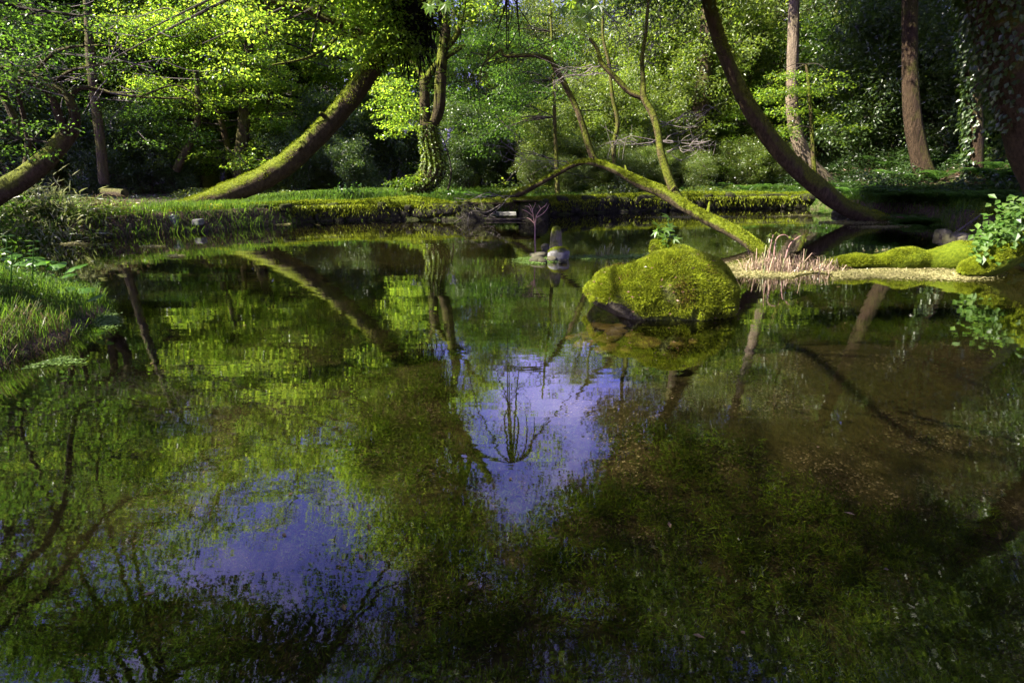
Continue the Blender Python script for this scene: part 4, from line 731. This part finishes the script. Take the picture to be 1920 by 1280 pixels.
def mat_patch(name, label, cat, polys, mt, seed, n, L=.02, z=.006, thr=-.25):
    rng = np.random.default_rng(seed); q = QB()
    for cx, cy, rx, ry in polys:
        m_ = int(n * rx * ry / 1000); x = rng.normal(cx, rx * .5, m_); y = rng.normal(cy, ry * .5, m_)
        p = np.array([PZ(a, b_, z) for a, b_ in zip(x, y)]); k = noise(p, 3.2, seed) > thr; p = p[k]; p[:, 2] += rng.uniform(0, .012, len(p))
        leaf_quads(q, p, rnd_dirs(len(p), rng, .85), unit(np.array([0, 0, 1.]) + rng.normal(size=(len(p), 3)) * .2), L * rng.uniform(.6, 1.6, len(p)), L * .6, .05)
    return tag(q.obj(name, mt, None, False), label, cat, kind="stuff")
mat_patch("floating_weed", "pale yellow floating weed mat around the dry reeds and mossy log", "floating weed", [(1480, 508, 110, 9), (1640, 508, 130, 10), (1740, 514, 90, 8), (1420, 500, 60, 9), (1560, 516, 120, 6), (1690, 502, 80, 8), (1800, 518, 60, 6), (1440, 512, 90, 7)], M['algae'], 31, 7500, .024, thr=-.75)
mat_patch("floating_weed", "green floating weed around the islet and the iris tufts", "floating weed", [(1010, 486, 40, 5), (1120, 482, 50, 4), (1180, 480, 34, 4), (1000, 492, 30, 3)], M['duck'], 32, 7000, .024)
mat_patch("floating_weed", "green floating weed along the near grassy bank", "floating weed", [(200, 600, 22, 14), (150, 625, 22, 8), (140, 600, 20, 6), (60, 676, 70, 8), (225, 563, 14, 6), (20, 684, 50, 6)], M['duck'], 33, 3500, .022)
mat_patch("floating_weed", "scraps of pale weed drifting on the open water under the far bank", "floating weed", [(140, 457, 24, 2), (330, 480, 14, 2), (285, 462, 20, 1.5), (1650, 425, 50, 2), (1580, 417, 80, 3), (1750, 470, 80, 3), (1300, 407, 120, 2), (1500, 405, 60, 3), (540, 420, 40, 1.5)], M['algae'], 34, 9000, .03)
rng = np.random.default_rng(35); q = QB(); n = 60; y = 1.3 + 9 * rng.random(n) ** 1.3; x = rng.uniform(-.85, .85, n) * y; k = sdist(x, y) < -.1; x, y = x[k], y[k]; n = len(x)
leaf_quads(q, np.stack([x, y, np.full(n, .004)], 1), rnd_dirs(n, rng, 1.), unit(np.array([0, 0, 1.]) + rng.normal(size=(n, 3)) * .06), .03 * rng.uniform(.4, 1.4, n), .015, .08)
tag(q.obj("floating_leaves", M['straw'], None, False), "small fallen leaves and flecks drifting on the open water", "floating leaves", kind="stuff")
# pinkish bare shrub by the islet
rng = np.random.default_rng(211); b0 = PZ(1004, 474, 0); Yb = b0[1]
root = empty("bare_shrub", b0, "leafless pinkish shrub with forked twigs standing in the water before the bridge", "shrub"); q = QB()
for pts in [[(1004, 476, 3), (1003, 450, 3), (1003, 425, 2.6), (1000, 405, 2), (997, 390, 1.6), (992, 382, 1)], [(1003, 425, 2.4), (1006, 405, 2), (1014, 392, 1.6), (1022, 386, 1.2), (1026, 380, .8)], [(1000, 406, 1.8), (990, 398, 1.4), (980, 393, 1)], [(1003, 420, 2), (995, 412, 1.5), (988, 408, 1)], [(1005, 408, 1.8), (1016, 402, 1.4), (1024, 394, 1), (1030, 382, .8)], [(998, 394, 1.4), (1002, 386, 1), (1004, 380, .7)], [(997, 398, 1.4), (992, 388, 1), (984, 386, .7)], [(1014, 392, 1.2), (1010, 384, .8)]]:
    p_, r_ = path(pts, Yb, Yb + rng.uniform(-.1, .1)); tube(q, p_, r_, 6, 4, 0, cap=False)
q.obj("twigs", M['twig_pink'], root)
# iris tufts
def tuft(name, px, py, w, H, n, mt, label, cat, group=None, seed=0, W=.012, lean=.5, z=0):
    rng = np.random.default_rng(seed); c = PZ(px, py, z); s = ppm(c); q = QB(); base = c + np.stack([rng.normal(0, w * s * .3, n), rng.normal(0, w * s * .22, n), np.full(n, -.05)], 1)
    grass_blades(q, base, H, W, lean, rng); return tag(q.obj(name, mt, None, False), label, cat, group)
for k, (x, y) in enumerate([(1124, 482), (1140, 478), (1172, 478)]): tuft("iris_tuft", x, y, 14, .2, 22, M['sasa'], ["small iris tuft of pale blades, the one nearest the islet", "small iris tuft of pale blades between two others near the islet", "small iris tuft of pale blades closest to the big boulder"][k], "iris", "iris tufts in the water", 40 + k)
# dry reeds
def reeds(px, py, w, H, n, label, seed):
    rng = np.random.default_rng(seed); c = PZ(px, py, 0); s = ppm(c); root = empty("reed_clump", c, label, "reeds", "dry reed clumps in the weed mat")
    base = c + np.stack([rng.normal(0, w * s * .27, n), rng.normal(0, w * s * .16, n), np.full(n, -.03)], 1); q = QB(); grass_blades(q, base[::2], H * rng.uniform(.45, 1.25, len(base[::2])), .009, .6, rng); grass_blades(q, base[1::2], H * rng.uniform(.3, .9, len(base[1::2])), .012, 1.6, rng); q.obj("stalks", M['dry'], root, False)
    q = QB(); k = max(6, n // 16); grass_blades(q, base[:k], H * 1.15, .014, .45, rng); q.obj("green_blades", M['sasa'], root, False); return root
r1 = reeds(1455, 508, 96, .26, 420, "taller clump of dry pinkish reeds with a leafy shoot at the fallen tree's foot", 51); reeds(1540, 508, 66, .19, 260, "lower clump of dry reeds with pale green blades beside the mossy log", 52)
q = QB(); rng = np.random.default_rng(53)
for pts in [[(1450, 495, 3), (1455, 450, 2), (1470, 440, 1.5), (1480, 446, 1)], [(1470, 495, 3), (1480, 460, 2), (1496, 445, 1.5), (1502, 442, 1)], [(1440, 490, 2), (1446, 455, 1.5), (1450, 440, 1)]]:
    p_, r_ = path(pts, r1.location.y); tube(q, p_, r_, 5, 4, 1, cap=False)
    for _ in range(7): leaf_quads(q, p_[-rng.integers(1, 3)][None] + rng.normal(size=(1, 3)) * .03, rnd_dirs(1, rng), rnd_dirs(1, rng), .07, .03, .1)
o = q.obj("leafy_shoot", [M['young'], M['twig_pink']], r1, False)

# ------------------------------------------------------------------ mossy log at the side
rng = np.random.default_rng(220)
def mossy_log(name, pts, Y0, Y1, label, n, L=.03):
    P, R = path(pts, Y0, Y1); root = empty(name, P[0], label, "log"); q = QB(); tP, tD, tR = tube(q, P, R, 18, 8, 0, .24, 3.4, n); q.obj("trunk", M['moss'], root)
    q = QB(); trunk_fuzz(q, tP, tD, tR, n, rng, L, .0085, -.25); q.obj("moss", M['moss_b'], root, False); return root, P
yl = PZ(1700, 512, 0)[1]
mossy_log("mossy_log", [(1548, 496, 12), (1580, 493, 22), (1605, 491, 28), (1632, 492, 22), (1652, 491, 27), (1680, 489, 42), (1706, 487, 46), (1730, 490, 36), (1756, 490, 44), (1795, 486, 62), (1840, 482, 60), (1890, 468, 64), (1960, 440, 66)], yl + .25, yl + .5, "long moss-cushioned log lying half sunk in the pale weed", 60000)
mossy_log("mossy_bough", [(1806, 512, 8), (1812, 508, 26), (1820, 505, 38), (1840, 502, 46), (1872, 486, 52), (1905, 466, 54), (1950, 430, 58), (2010, 390, 60)], PZ(1830, 522, 0)[1] + .06, PZ(1830, 522, 0)[1] + .3, "short thick mossy bough whose blunt end dips into the water before the long log", 36000)
root = empty("climbing_vine", PY(1900, 440, yl), "leafy vine with pale green oval leaves climbing over the mossy log", "vine"); q = QB()
n = 1300; x = rng.normal(1905, 42, n); y = 432 + (1905 - x) * .6 + rng.normal(0, 30, n); k = (x > 1818) & (y < 496) & (y > 362); x, y = x[k], y[k]
c = np.array([PY(a_, b_, yl + rng.normal(.1, .16)) for a_, b_ in zip(x, y)]); n = len(c)
leaf_quads(q, c, unit(np.stack([rng.normal(-.5, .6, n), rng.normal(-.5, .4, n), rng.normal(-.35, .3, n)], 1)), unit(np.stack([rng.normal(-.2, .3, n), rng.normal(-.45, .3, n), np.full(n, .8)], 1)), .105 * rng.uniform(.6, 1.2, n), .062, .14); q.obj("leaves", M['hydra'], root, False)
q = QB()
for _ in range(8):
    p_ = [PY(1960 - t * 130 + rng.normal(0, 8), 395 + t * 85 + rng.normal(0, 12), yl + rng.normal(.15, .08)) for t in (0, .35, .7, 1)]; tube(q, p_, [.012, .01, .008, .004], 5, 4, 0, cap=False)
q.obj("stems", M['twig_dark'], root)

# ------------------------------------------------------------------ walls, bridge, banks
rng = np.random.default_rng(230)
WALLM = bark_mat('wall_stone_mossy', (.010, .009, .005), (.05, .046, .03), .5, m0=(.02, .03, .004), m1=(.07, .085, .01), stretch=(5, 5, 5), bias=-.1)
def stone_wall(pts, top, label, mossn, sw=.34, stonemat='rock', seed=0):
    rng = np.random.default_rng(seed); pts = [np.asarray(p) for p in pts]; root = empty("stone_wall", (*pts[0], 0), label, "wall"); q = QB(); seg = np.array(pts); L = np.linalg.norm(np.diff(seg, axis=0), axis=1); tot = L.sum(); cum = np.concatenate([[0], np.cumsum(L)])
    def at_(s):
        i = min(np.searchsorted(cum, s, 'right') - 1, len(L) - 1); t = (s - cum[i]) / L[i]; return seg[i] * (1 - t) + seg[i + 1] * t, unit(seg[i + 1] - seg[i])
    for row, z in enumerate((-.05, .12, .27)):
        s = rng.uniform(0, .2)
        while s < tot - .05:
            w = sw * rng.uniform(.45, 1.6); p, d = at_(min(s + w / 2, tot - 1e-3)); ang = math.atan2(d[1], d[0]); h = .105 * rng.uniform(.75, 1.35)
            blob(q, (p[0] - d[1] * -.02, p[1] + .03 + rng.normal(0, .02), z + rng.normal(0, .03)), (w * .5, .12 * rng.uniform(.7, 1.3), h), 4, .2, 2, int(s * 100) + row, rz=ang, box=.45); s += w * .98
    q.obj("stonework", WALLM, root)
    P = [np.array([*(at_(s)[0] + np.array([0, .08])), top - .02]) for s in np.linspace(0, tot - 1e-3, max(6, int(tot / .35)))]; q = QB(); r = .10 * (1 + .75 * np.array([noise(np.array([p]), 2.2, 6)[0] for p in P])); tP, tD, tR = tube(q, P, r, 12, 3, 0, .25, 5); 
    trunk_fuzz(q, tP, tD, tR, mossn, rng, .05, .016, -.35, 1); n = int(tot * 1000); sv = rng.uniform(0, tot - .01, n); A = [at_(v) for v in sv]; bp = np.array([[*p, 0] for p, d in A]); k = noise(bp, 1.4, 5) + .4 * noise(bp, 5, 2) + rng.normal(0, .45, n) > .0; bp = bp[k]; n = len(bp); bp[:, 1] += rng.uniform(-.14, 0, n); bp[:, 2] = top - rng.random(n) ** 2.2 * .24
    leaf_quads(q, bp, unit(np.stack([rng.normal(0, .35, n), rng.normal(-.45, .3, n), -np.ones(n) * .8], 1)), rnd_dirs(n, rng), rng.uniform(.04, .12, n), .018, .1, 1)
    q.obj("moss_cap", [M['moss'], M['moss_b']], root); return root
stone_wall([pf[4] + [-1.9, -.12], pf[4] + [-.9, -.05], pf[5], pf[6], pf[7]], .36, "low rubble stone wall with a moss cap along the far bank up to the bridge", 16000, seed=1)
stone_wall(pb, .36, "long dark mossy stone wall edging the far water beyond the bridge", 18000, seed=2)
# slab bridge
bl, br = pf[-1], pb[0]; by = bl[1]
root = empty("stone_bridge", ((bl[0] + br[0]) / 2, by + .4, 0), "small mossy stone slab bridge over the channel mouth", "bridge")
def slab(name, x0, x1, y0, y1, z0, z1, mt, seed=0, moss=0):
    q = QB(); V, Q = blob(q, ((x0 + x1) / 2, (y0 + y1) / 2, (z0 + z1) / 2), ((x1 - x0) / 2, (y1 - y0) / 2, (z1 - z0) / 2), 10, .05, 1.6, seed, box=.32); ms = [mt]
    if moss:
        P2, N2 = surf_sample(V, Q, moss, rng); k = N2[:, 2] > .3; fuzz(q, P2[k], N2[k], .035, .012, rng, 1); ms.append(M['moss_b'])
    return q.obj(name, ms, root)
X = lambda px, py=395: PY(px, py, by)[0]
slab("slab", X(868), X(962), by - .05, by + .5, .34, .43, M['bark_moss'], 1, 5000); slab("slab", X(950), X(1016), by + .05, by + .6, .40, .47, M['bark_moss'], 2, 4000); slab("slab", X(905), X(1000), by + .45, by + 1.0, .33, .42, M['bark_moss'], 3, 3000)
slab("pier", X(862), X(914), by - .1, by + .9, -.5, .34, WALLM, 4); slab("pier", X(972), X(1030), by + .05, by + 1.0, -.5, .37, WALLM, 5)
# sill stone across the channel
q = QB(); V, Q = blob(q, ((bl[0] + br[0]) / 2, by + 1.7, -.1), ((br[0] - bl[0]) / 2 + .15, .16, .14), 8, .05, 2, 9, box=.4); tag(q.obj("sill_stone", M['rock_grey']), "grey sill stone across the channel under the bridge", "stone")
q = QB(); tube(q, [PY(912, 411, by - .1), PY(945, 412, by - .1), PY(985, 410, by - .05)], [.03, .035, .025], 8, 4, 0, .1, 5); tag(q.obj("driftwood", M['twig_dark']), "dark waterlogged pole lying across the channel mouth", "driftwood")
# pale block set in the grassy bank
p = PZ(331, 437, 0)
q = QB(); blob(q, p + np.array([-.12, .2, .2]), (.11, .12, .11), 8, .05, 2, 1, box=.4); tag(q.obj("concrete_block", M['concrete']), "pale blue-grey block set in the grassy bank", "block")
q = QB(); blob(q, p + np.array([.26, .33, .17]), (.08, .1, .06), 8, .06, 2, 3, box=.35); tag(q.obj("stone_block", M['rock_grey']), "dull grey stone block in the bank beside the paler one", "block")
# small cut log
P, R = path([(194, 360, 13), (215, 361, 15), (234, 363, 15)], 12.5, 12.2); q = QB(); tube(q, P, R, 12, 4, 0, .12, 4); tag(q.obj("cut_log", M['bark']), "short sawn log lying in the grass of the shaded bank", "log")
P, R = path([(1650, 407, 4), (1690, 408, 5), (1716, 405, 3)], 12.8); q = QB(); tube(q, P, R, 8, 4, 0, .1, 4); tag(q.obj("dead_stick", M['twig_pink']), "pale dead stick lying at the waterline by the curved tree's foot", "stick")

# ------------------------------------------------------------------ grass, ferns, bank plants
def scatter_grass(name, label, region, n, H, W, lean, mt, seed, extra=None, cat="grass"):
    rng = np.random.default_rng(seed); x0, x1, y0, y1 = region; x = rng.uniform(x0, x1, n); y = rng.uniform(y0, y1, n); s = sdist(x, y); k = (s > -.05) & (noise(np.stack([x, y, x * 0], 1), .9, seed) > -.5)
    if extra is not None: k &= extra(x, y, s)
    x, y = x[k], y[k]; b = np.stack([x, y, height(x, y) - .02], 1); q = QB(); grass_blades(q, b, H * (1 + .5 * np.clip(noise(b, 1.5, 1), -1, 1)), W, lean, rng); return tag(q.obj(name, mt, None, False), label, cat, kind="stuff")
scatter_grass("grass", "long soft grass overhanging the near bank", (-6.2, -2.2, 2.2, 6.4), 48000, .17, .0036, 1.0, M['grass'], 61, lambda x, y, s: s < 2.2)
scatter_grass("grass", "dry straw grass hanging over the edge of the near bank", (-4.2, -2.2, 2.6, 4.2), 3500, .17, .005, 1.4, M['straw'], 66, lambda x, y, s: (s < .28) & (x < -2.5))
scatter_grass("grass", "grass and weeds on the far bank under the leaning tree", (-14, -.5, 9, 17), 60000, .17, .009, 1., M['grass'], 62, lambda x, y, s: (s < 3.2))
scatter_grass("grass", "ragged brown grass hanging down the shaded bank face", (-14, -5.5, 8.8, 13.6), 3500, .15, .008, 1.5, M['straw'], 67, lambda x, y, s: (s < .16))
scatter_grass("grass", "green grass and weeds drooping over the shaded bank's edge", (-14, -5.0, 8.8, 13.6), 22000, .2, .007, 1.3, M['grass'], 69, lambda x, y, s: (s < .5))
scatter_grass("grass", "grass tufts and moss strands hanging over the walls of the far bank", (-5, 9, 12.4, 18), 30000, .11, .010, 1.6, M['grass'], 68, lambda x, y, s: (s < .3) & (noise(np.stack([x, y, x * 0], 1), 2.3, 5) > -.2))
scatter_grass("grass", "low ground cover beyond the bridge and the long wall", (-1.2, 9, 14.4, 20), 30000, .11, .016, .8, M['grass'], 63, lambda x, y, s: (s < 4) & (y > 14.4))
scatter_grass("grass", "grass and sedge drooping over the shore at the foot of the slope", (7.5, 14, 8.5, 15), 16000, .22, .008, 1.1, M["grass"], 64, lambda x, y, s: s < 1.6)
def litter(name, label, region, n, seed, mt, L=.07):
    rng = np.random.default_rng(seed); x0, x1, y0, y1 = region; x = rng.uniform(x0, x1, n); y = rng.uniform(y0, y1, n); k = sdist(x, y) > .2; x, y = x[k], y[k]; m_ = len(x); b = np.stack([x, y, height(x, y) + .01], 1); q = QB()
    leaf_quads(q, b, rnd_dirs(m_, rng, .8), unit(np.array([0, 0, 1.]) + rng.normal(size=(m_, 3)) * .4), L, L * .5, .15); tag(q.obj(name, mt, None, False), label, "fallen leaves", kind="stuff")
litter("leaf_litter", "brown fallen leaves strewn over the slope", (9, 22, 12, 24), 12000, 71, M['litter'], .10)
litter("leaf_litter", "dead leaves and low creepers on the shaded wood floor", (-16, 9, 14.5, 24), 14000, 72, M['shrubfloor'] if 'shrubfloor' in M else M['ever'], .10)

def cover(name, label, region, n, seed, mt, H, L, thr, cat="ground cover"):
    rng = np.random.default_rng(seed); x0, x1, y0, y1 = region; x = rng.uniform(x0, x1, n); y = rng.uniform(y0, y1, n); nz = noise(np.stack([x, y, x * 0], 1), 1.7, seed); k = (sdist(x, y) > .12) & (nz > thr); x, y, nz = x[k], y[k], nz[k]; m_ = len(x)
    b = np.stack([x, y, height(x, y) + H * rng.random(m_) * np.clip(nz - thr + .15, .1, 1.2)], 1); q = QB()
    leaf_quads(q, b, rnd_dirs(m_, rng, .6), unit(np.array([0, -.3, 1.]) + rng.normal(size=(m_, 3)) * .55), L * rng.uniform(.5, 1.4, m_), L * .55, .14); tag(q.obj(name, mt, None, False), label, cat, kind="stuff")
cover("undergrowth", "dark leafy undergrowth on the slope under the straight trunks", (8.6, 20, 12.2, 22), 90000, 75, M['cedar'], .6, .075, -.4)
cover("undergrowth", "fresh green low plants along the foot of the slope", (7.5, 14, 11.5, 18.5), 12000, 76, M['fern'], .45, .06, .2)
cover("undergrowth", "low leafy undergrowth in the wood behind the long wall", (-9, 9, 15.3, 21), 60000, 77, M['young'], .4, .065, .1)
def make_fern(seed, size, n_fr):
    rng = np.random.default_rng(seed); q = QB()
    for f in range(n_fr):
        a = f * 6.283 / n_fr + rng.uniform(-.3, .3); d = np.array([math.cos(a), math.sin(a), 0]); L = size * rng.uniform(.7, 1.1); t = np.linspace(0, 1, 16); P = d[None] * (t * L * .8)[:, None]; P[:, 2] = L * (1.05 * t - .75 * t * t); tube(q, P[::5], [.006, .005, .004, .002], 4, 3, 0, cap=False)
        side = np.array([-math.sin(a), math.cos(a), 0]); 
        for sg in (-1, 1):
            k = slice(2, 16); b = P[k]; w = L * .30 * np.sin(np.pi * (t[k] * .85 + .12)) + .01; leaf_quads(q, b, side[None] * sg + d[None] * .35 + np.array([0, 0, -.12]), np.tile([0, 0, 1.], (14, 1)) + rng.normal(size=(14, 3)) * .12, w, L * .06, .05)
    return q.mesh("fern_fronds", [M['fern']], False)
FM = [make_fern(300 + k, .6, 9 + k) for k in range(3)]
def fern(x, y, s, label, group):
    o = bpy.data.objects.new("fern", FM[RNG.integers(3)]); COL.objects.link(o); put(o, (x, y, hz(x, y)), RNG.uniform(0, 6.28), s); tag(o, label, "fern", group); return o
for px, Y in [(RNG.uniform(1640, 1900), RNG.uniform(11.6, 13.6)) for _ in range(16)] + [(RNG.uniform(1540, 1990), RNG.uniform(12.6, 19)) for _ in range(34)] + [(1600, 15.2), (1640, 14.6), (1665, 14.0), (1690, 13.6), (1720, 13.4), (1745, 13.0), (1770, 12.6), (1790, 13.4), (1810, 12.2), (1705, 14.4), (1660, 15.4), (1740, 14.4), (1850, 12.6), (1880, 12.2), (1830, 13.2), (1900, 13.2), (1620, 16.4), (1580, 16.6), (1690, 12.9), (1735, 12.4), (1860, 13.6), (1675, 16.5), (1710, 15.8)]:
    fern(*at(px, Y), RNG.uniform(.8, 1.5), "green fern spreading its fronds on the slope beside the pond", "ferns on the slope")
for px, Y in [(700, 15.0), (725, 14.8), (860, 14.8), (880, 14.6), (1000, 17), (1080, 17), (1260, 17), (1330, 17.2), (1400, 17.2), (1440, 17.6), (1480, 17.4), (1350, 18.2), (640, 15.2), (1510, 18), (1120, 17.2), (900, 14.5)]:
    fern(*at(px, Y), RNG.uniform(.6, 1.0), "small fern growing behind the wall on the far bank", "ferns on the far bank")
# butterbur leaves on the near bank
cover("undergrowth", "small leafy weeds among the near bank's grass", (-6, -2.2, 2.3, 6.2), 9000, 78, M['fern'], .34, .035, .0)
rng = np.random.default_rng(240); root = empty("butterbur_plant", PZ(90, 560, .2), "butterbur with big round bright green leaves in the near bank's grass", "plant")
st = QB()
def round_leaf(c, r, nrm, az):
    q = QB(); nrm = unit(nrm); u = unit(np.cross(nrm, [math.cos(az), math.sin(az), .1])); v = np.cross(nrm, u); rings = []
    for k, f in enumerate((.05, .35, .7, 1.0)):
        a = np.linspace(.25, 6.03, 25); rr = r * f * (1 + (.06 * np.sin(a * 5 + az) + .03 * np.sin(a * 11)) * f); rings.append(c + u * (np.cos(a) * rr)[:, None] + v * (np.sin(a) * rr)[:, None] + nrm * (-.25 * r * f * f + .04 * r * np.cos(a * 9) * f)[:, None])
    V = np.concatenate(rings); Q = [[k * 25 + i, (k + 1) * 25 + i, (k + 1) * 25 + i + 1, k * 25 + i + 1] for k in range(3) for i in range(24)]; q.add(V, Q); return q
for x, y, w, hgt in [(50, 484, 44, .3), (80, 490, 34, .3), (138, 500, 34, .28), (128, 514, 22, .25), (122, 540, 24, .2), (160, 541, 24, .2), (176, 556, 24, .2), (20, 478, 26, .3), (105, 495, 26, .3)]:
    c = PY(x, y, 4.5 + (570 - y) * .012 + rng.uniform(-.1, .1)); r = w * .5 * ppm(c) * 1.25; round_leaf(c, r, np.array([rng.normal(0, .2), -.22 + rng.normal(0, .1), 1]), rng.uniform(0, 6)).obj("leaf", M['butter'], root)
    tube(st, [c, c + np.array([.02, .02, -.2]), c + np.array([.03, .05, -.45])], [.003, .0035, .004], 6, 3, 0, cap=False)
st.obj("stalks", M['butter'], root)
for k, (x, y, Y, h) in enumerate([(60, 470, 4.9, 8), (20, 480, 4.6, 6), (10, 460, 5.0, 6)]):
    root = empty("tall_weed", PY(x, y + 60, Y), ["tall weed with paired leaves standing up from the butterbur", "weed with small leaves beside the tall weed of the near bank", "leafy weed at the edge of the near bank's grass"][k], "weed"); q = QB(); p0 = PY(x, y + 70, Y); p1 = PY(x + 3, y - 18, Y); tube(q, [p0, (p0 + p1) / 2, p1], [.006, .005, .003], 6, 4, 0)
    for t in np.linspace(.35, 1, h):
        c = p0 + (p1 - p0) * t
        for sg in (-1, 1): leaf_quads(q, c[None], np.array([[sg, rng.normal(0, .9), rng.normal(.05, .35)]]), np.array([[rng.normal(0, .3), -.3 + rng.normal(0, .3), 1.]]), rng.uniform(.04, .075), .03, .1)
    q.obj("foliage", M['fern'], root, False)
# tussock edge
def leafy_clump(name, px, py, Y, w, h, n, mt, label, cat, L, W, seed, group=None, droop=.2, flat=.3):
    rng = np.random.default_rng(seed); c0 = PY(px, py, Y); s = ppm(c0); x = rng.normal(0, w * s * .33, n); yy = rng.normal(0, w * s * .25, n); z = np.abs(rng.normal(0, h * s * .5, n)) * np.exp(-(x / (w * s * .6)) ** 2); gx_, gy_ = c0[0] + x, c0[1] + yy
    b = np.stack([gx_, gy_, height(gx_, gy_) + z], 1); q = QB(); ax = unit(np.stack([x, yy, np.zeros(n)], 1) * 2 / (w * s) + rng.normal(size=(n, 3)) * .7 + np.array([0, 0, .35 - droop])); leaf_quads(q, b, ax, unit(np.array([0, 0, 1.]) + rng.normal(size=(n, 3)) * flat * 1.5), L * rng.uniform(.6, 1.3, n), W, .1); 
    root = empty(name, (c0[0], c0[1], hz(c0[0], c0[1])), label, cat, group); q.obj("foliage", mt, root, False)
    q = QB()
    for _ in range(10):
        e = b[rng.integers(n)]; g = np.array([c0[0] + rng.normal(0, w * s * .15), c0[1], hz(c0[0], c0[1])]); tube(q, [g, (g + e) / 2 + np.array([0, 0, .05]), e], [.008, .006, .003], 4, 3, 0, cap=False)
    q.obj("stems", M['twig'], root); return root
leafy_clump("bamboo_grass", 70, 385, 9.9, 150, 62, 1500, M['sasa'], "pale sunlit bamboo grass clump below the bent dark tree", "bamboo grass", .20, .03, 81)
leafy_clump("bamboo_grass", 10, 400, 9.6, 120, 60, 1100, M['maple_dark'], "darker bamboo grass clump at the shaded bank's end", "bamboo grass", .2, .035, 82)
leafy_clump("weed_clump", 200, 400, 10.6, 130, 30, 900, M['straw'], "dead brownish weeds on the shaded bank beside the bamboo grass", "weeds", .11, .02, 83)
leafy_clump("weed_clump", 60, 432, 9.6, 160, 26, 1300, M['young'], "leafy green weeds trailing along the shaded bank's edge", "weeds", .07, .04, 84)
leafy_clump("weed_clump", 210, 428, 10.6, 120, 18, 900, M['young'], "low weeds along the bank edge near the pale block", "weeds", .06, .035, 85)
leafy_clump("weed_clump", 660, 374, 14.2, 110, 22, 900, M['fern'], "green leafy weeds behind the rubble wall", "weeds", .09, .05, 86)
leafy_clump("weed_clump", 850, 372, 14.6, 90, 16, 700, M['fern'], "pale ferny weeds at the bridge end of the rubble wall", "weeds", .09, .045, 87)
leafy_clump("leafy_plant", 1880, 372, 12.5, 110, 30, 700, M['ever'], "dark broad-leaved plants at the foot of the slope", "plant", .14, .08, 88)
leafy_clump("mossy_mound", 1840, 425, 10.6, 70, 16, 2600, M['moss_b'], "bright moss mound on the shore stones under the slope", "moss", .03, .012, 89)
leafy_clump("yellow_flowers", 335, 412, 11.3, 22, 10, 160, M['yellow'], "patch of yellow flowers above the pale block", "flowers", .03, .03, 90)
leafy_clump("yellow_flowers", 400, 408, 11.6, 34, 10, 180, M['yellow'], "yellow flowers in the long grass at the leaning tree's foot", "flowers", .03, .03, 91)
for k, (x, y, w) in enumerate([(1800, 448, 34), (1825, 452, 28), (1775, 442, 24), (1852, 456, 26), (1580, 402, 24), (1605, 408, 18)]):
    p_ = PZ(x, y, .03); s = ppm(p_); q = QB(); blob(q, p_ + np.array([0, .1, 0]), (w * .6 * s, w * .5 * s, .1), 6, .15, 2, x, box=.75); tag(q.obj("shore_stone", M['rock']), "grey stone at the waterline under the slope", "stone", "shore stones under the slope")
# wisteria
rng = np.random.default_rng(250); root = empty("wisteria_vine", PY(828, 360, 16.2), "wisteria vine with hanging lilac flower clusters behind the ivy-wrapped maple", "wisteria"); q = QB()
tube(q, [PY(838, 365, 16.2), PY(846, 320, 16.1), PY(834, 270, 16.2), PY(815, 238, 16.1), PY(790, 225, 16.2)], [.03, .025, .02, .015, .008], 6, 5, 0); q.obj("stem", M['twig_dark'], root)
for x, y, h in [(822, 244, .3), (808, 238, .22), (790, 232, .22), (772, 226, .2), (832, 262, .3), (826, 304, .34), (814, 254, .25), (760, 236, .2), (842, 240, .25)]:
    q = QB(); n = 60; t = rng.random(n); c = PY(x, y, 16.0); p_ = c + np.stack([rng.normal(0, .06, n) * (1.1 - t), rng.normal(0, .06, n) * (1.1 - t), -t * h], 1); leaf_quads(q, p_, rnd_dirs(n, rng), rnd_dirs(n, rng), .045, .04, .1); q.obj("flower_cluster", M['wist'], root, False)

# ------------------------------------------------------------------ pondweed on the bed
rng = np.random.default_rng(260); q = QB(); nT = 8200
x = rng.uniform(-5.5, 6.5, nT); y = .9 + 8.2 * rng.random(nT) ** 1.5; x *= np.clip(.35 + y * .16, .3, 1.1)
s = sdist(x, y); P2 = np.stack([x, y, x * 0], 1); dens = noise(P2, 1.1, 9) + .5 * noise(P2, 2.7, 4) + .35 * (x > -1) - .9 * np.exp(-(((x - 3.0) / 1.4) ** 2 + ((y - 4.9) / .8) ** 2)) * 1.5 - .8 * np.exp(-(((x - .9) / .8) ** 2 + ((y - 3.9) / .45) ** 2)) * 2
k = (s < -.3) & (dens > -.25); x, y = x[k], y[k]; nT = len(x); z = height(x, y)
for c in range(0, nT):
    pass
per = 84; B = np.stack([x, y, z], 1).repeat(per, 0); n = len(B); r = .085 * rng.uniform(.5, 1.3, nT).repeat(per); hh = (.12 + .13 * np.clip(noise(np.stack([x, y, z], 1), 2.2, 3), -1, 1)).repeat(per)
d = rnd_dirs(n, rng); t = rng.random(n); off = d * r[:, None]; off[:, 2] = t * hh; B = B + off * np.array([1, 1, 1]) ; B[:, 2] = np.minimum(B[:, 2], -.03)
leaf_quads(q, B, unit(d * np.array([1, 1, .3]) + rng.normal(size=(n, 3)) * .35 + np.array([0, 0, .4])), unit(np.array([0, 0, 1.]) + rng.normal(size=(n, 3)) * .5), .03 * rng.uniform(.5, 1.6, n), .0052, .1)
tag(q.obj("pondweed", M['weed'], None, False), "mossy green pondweed covering the bed under the clear water", "pondweed", kind="stuff")
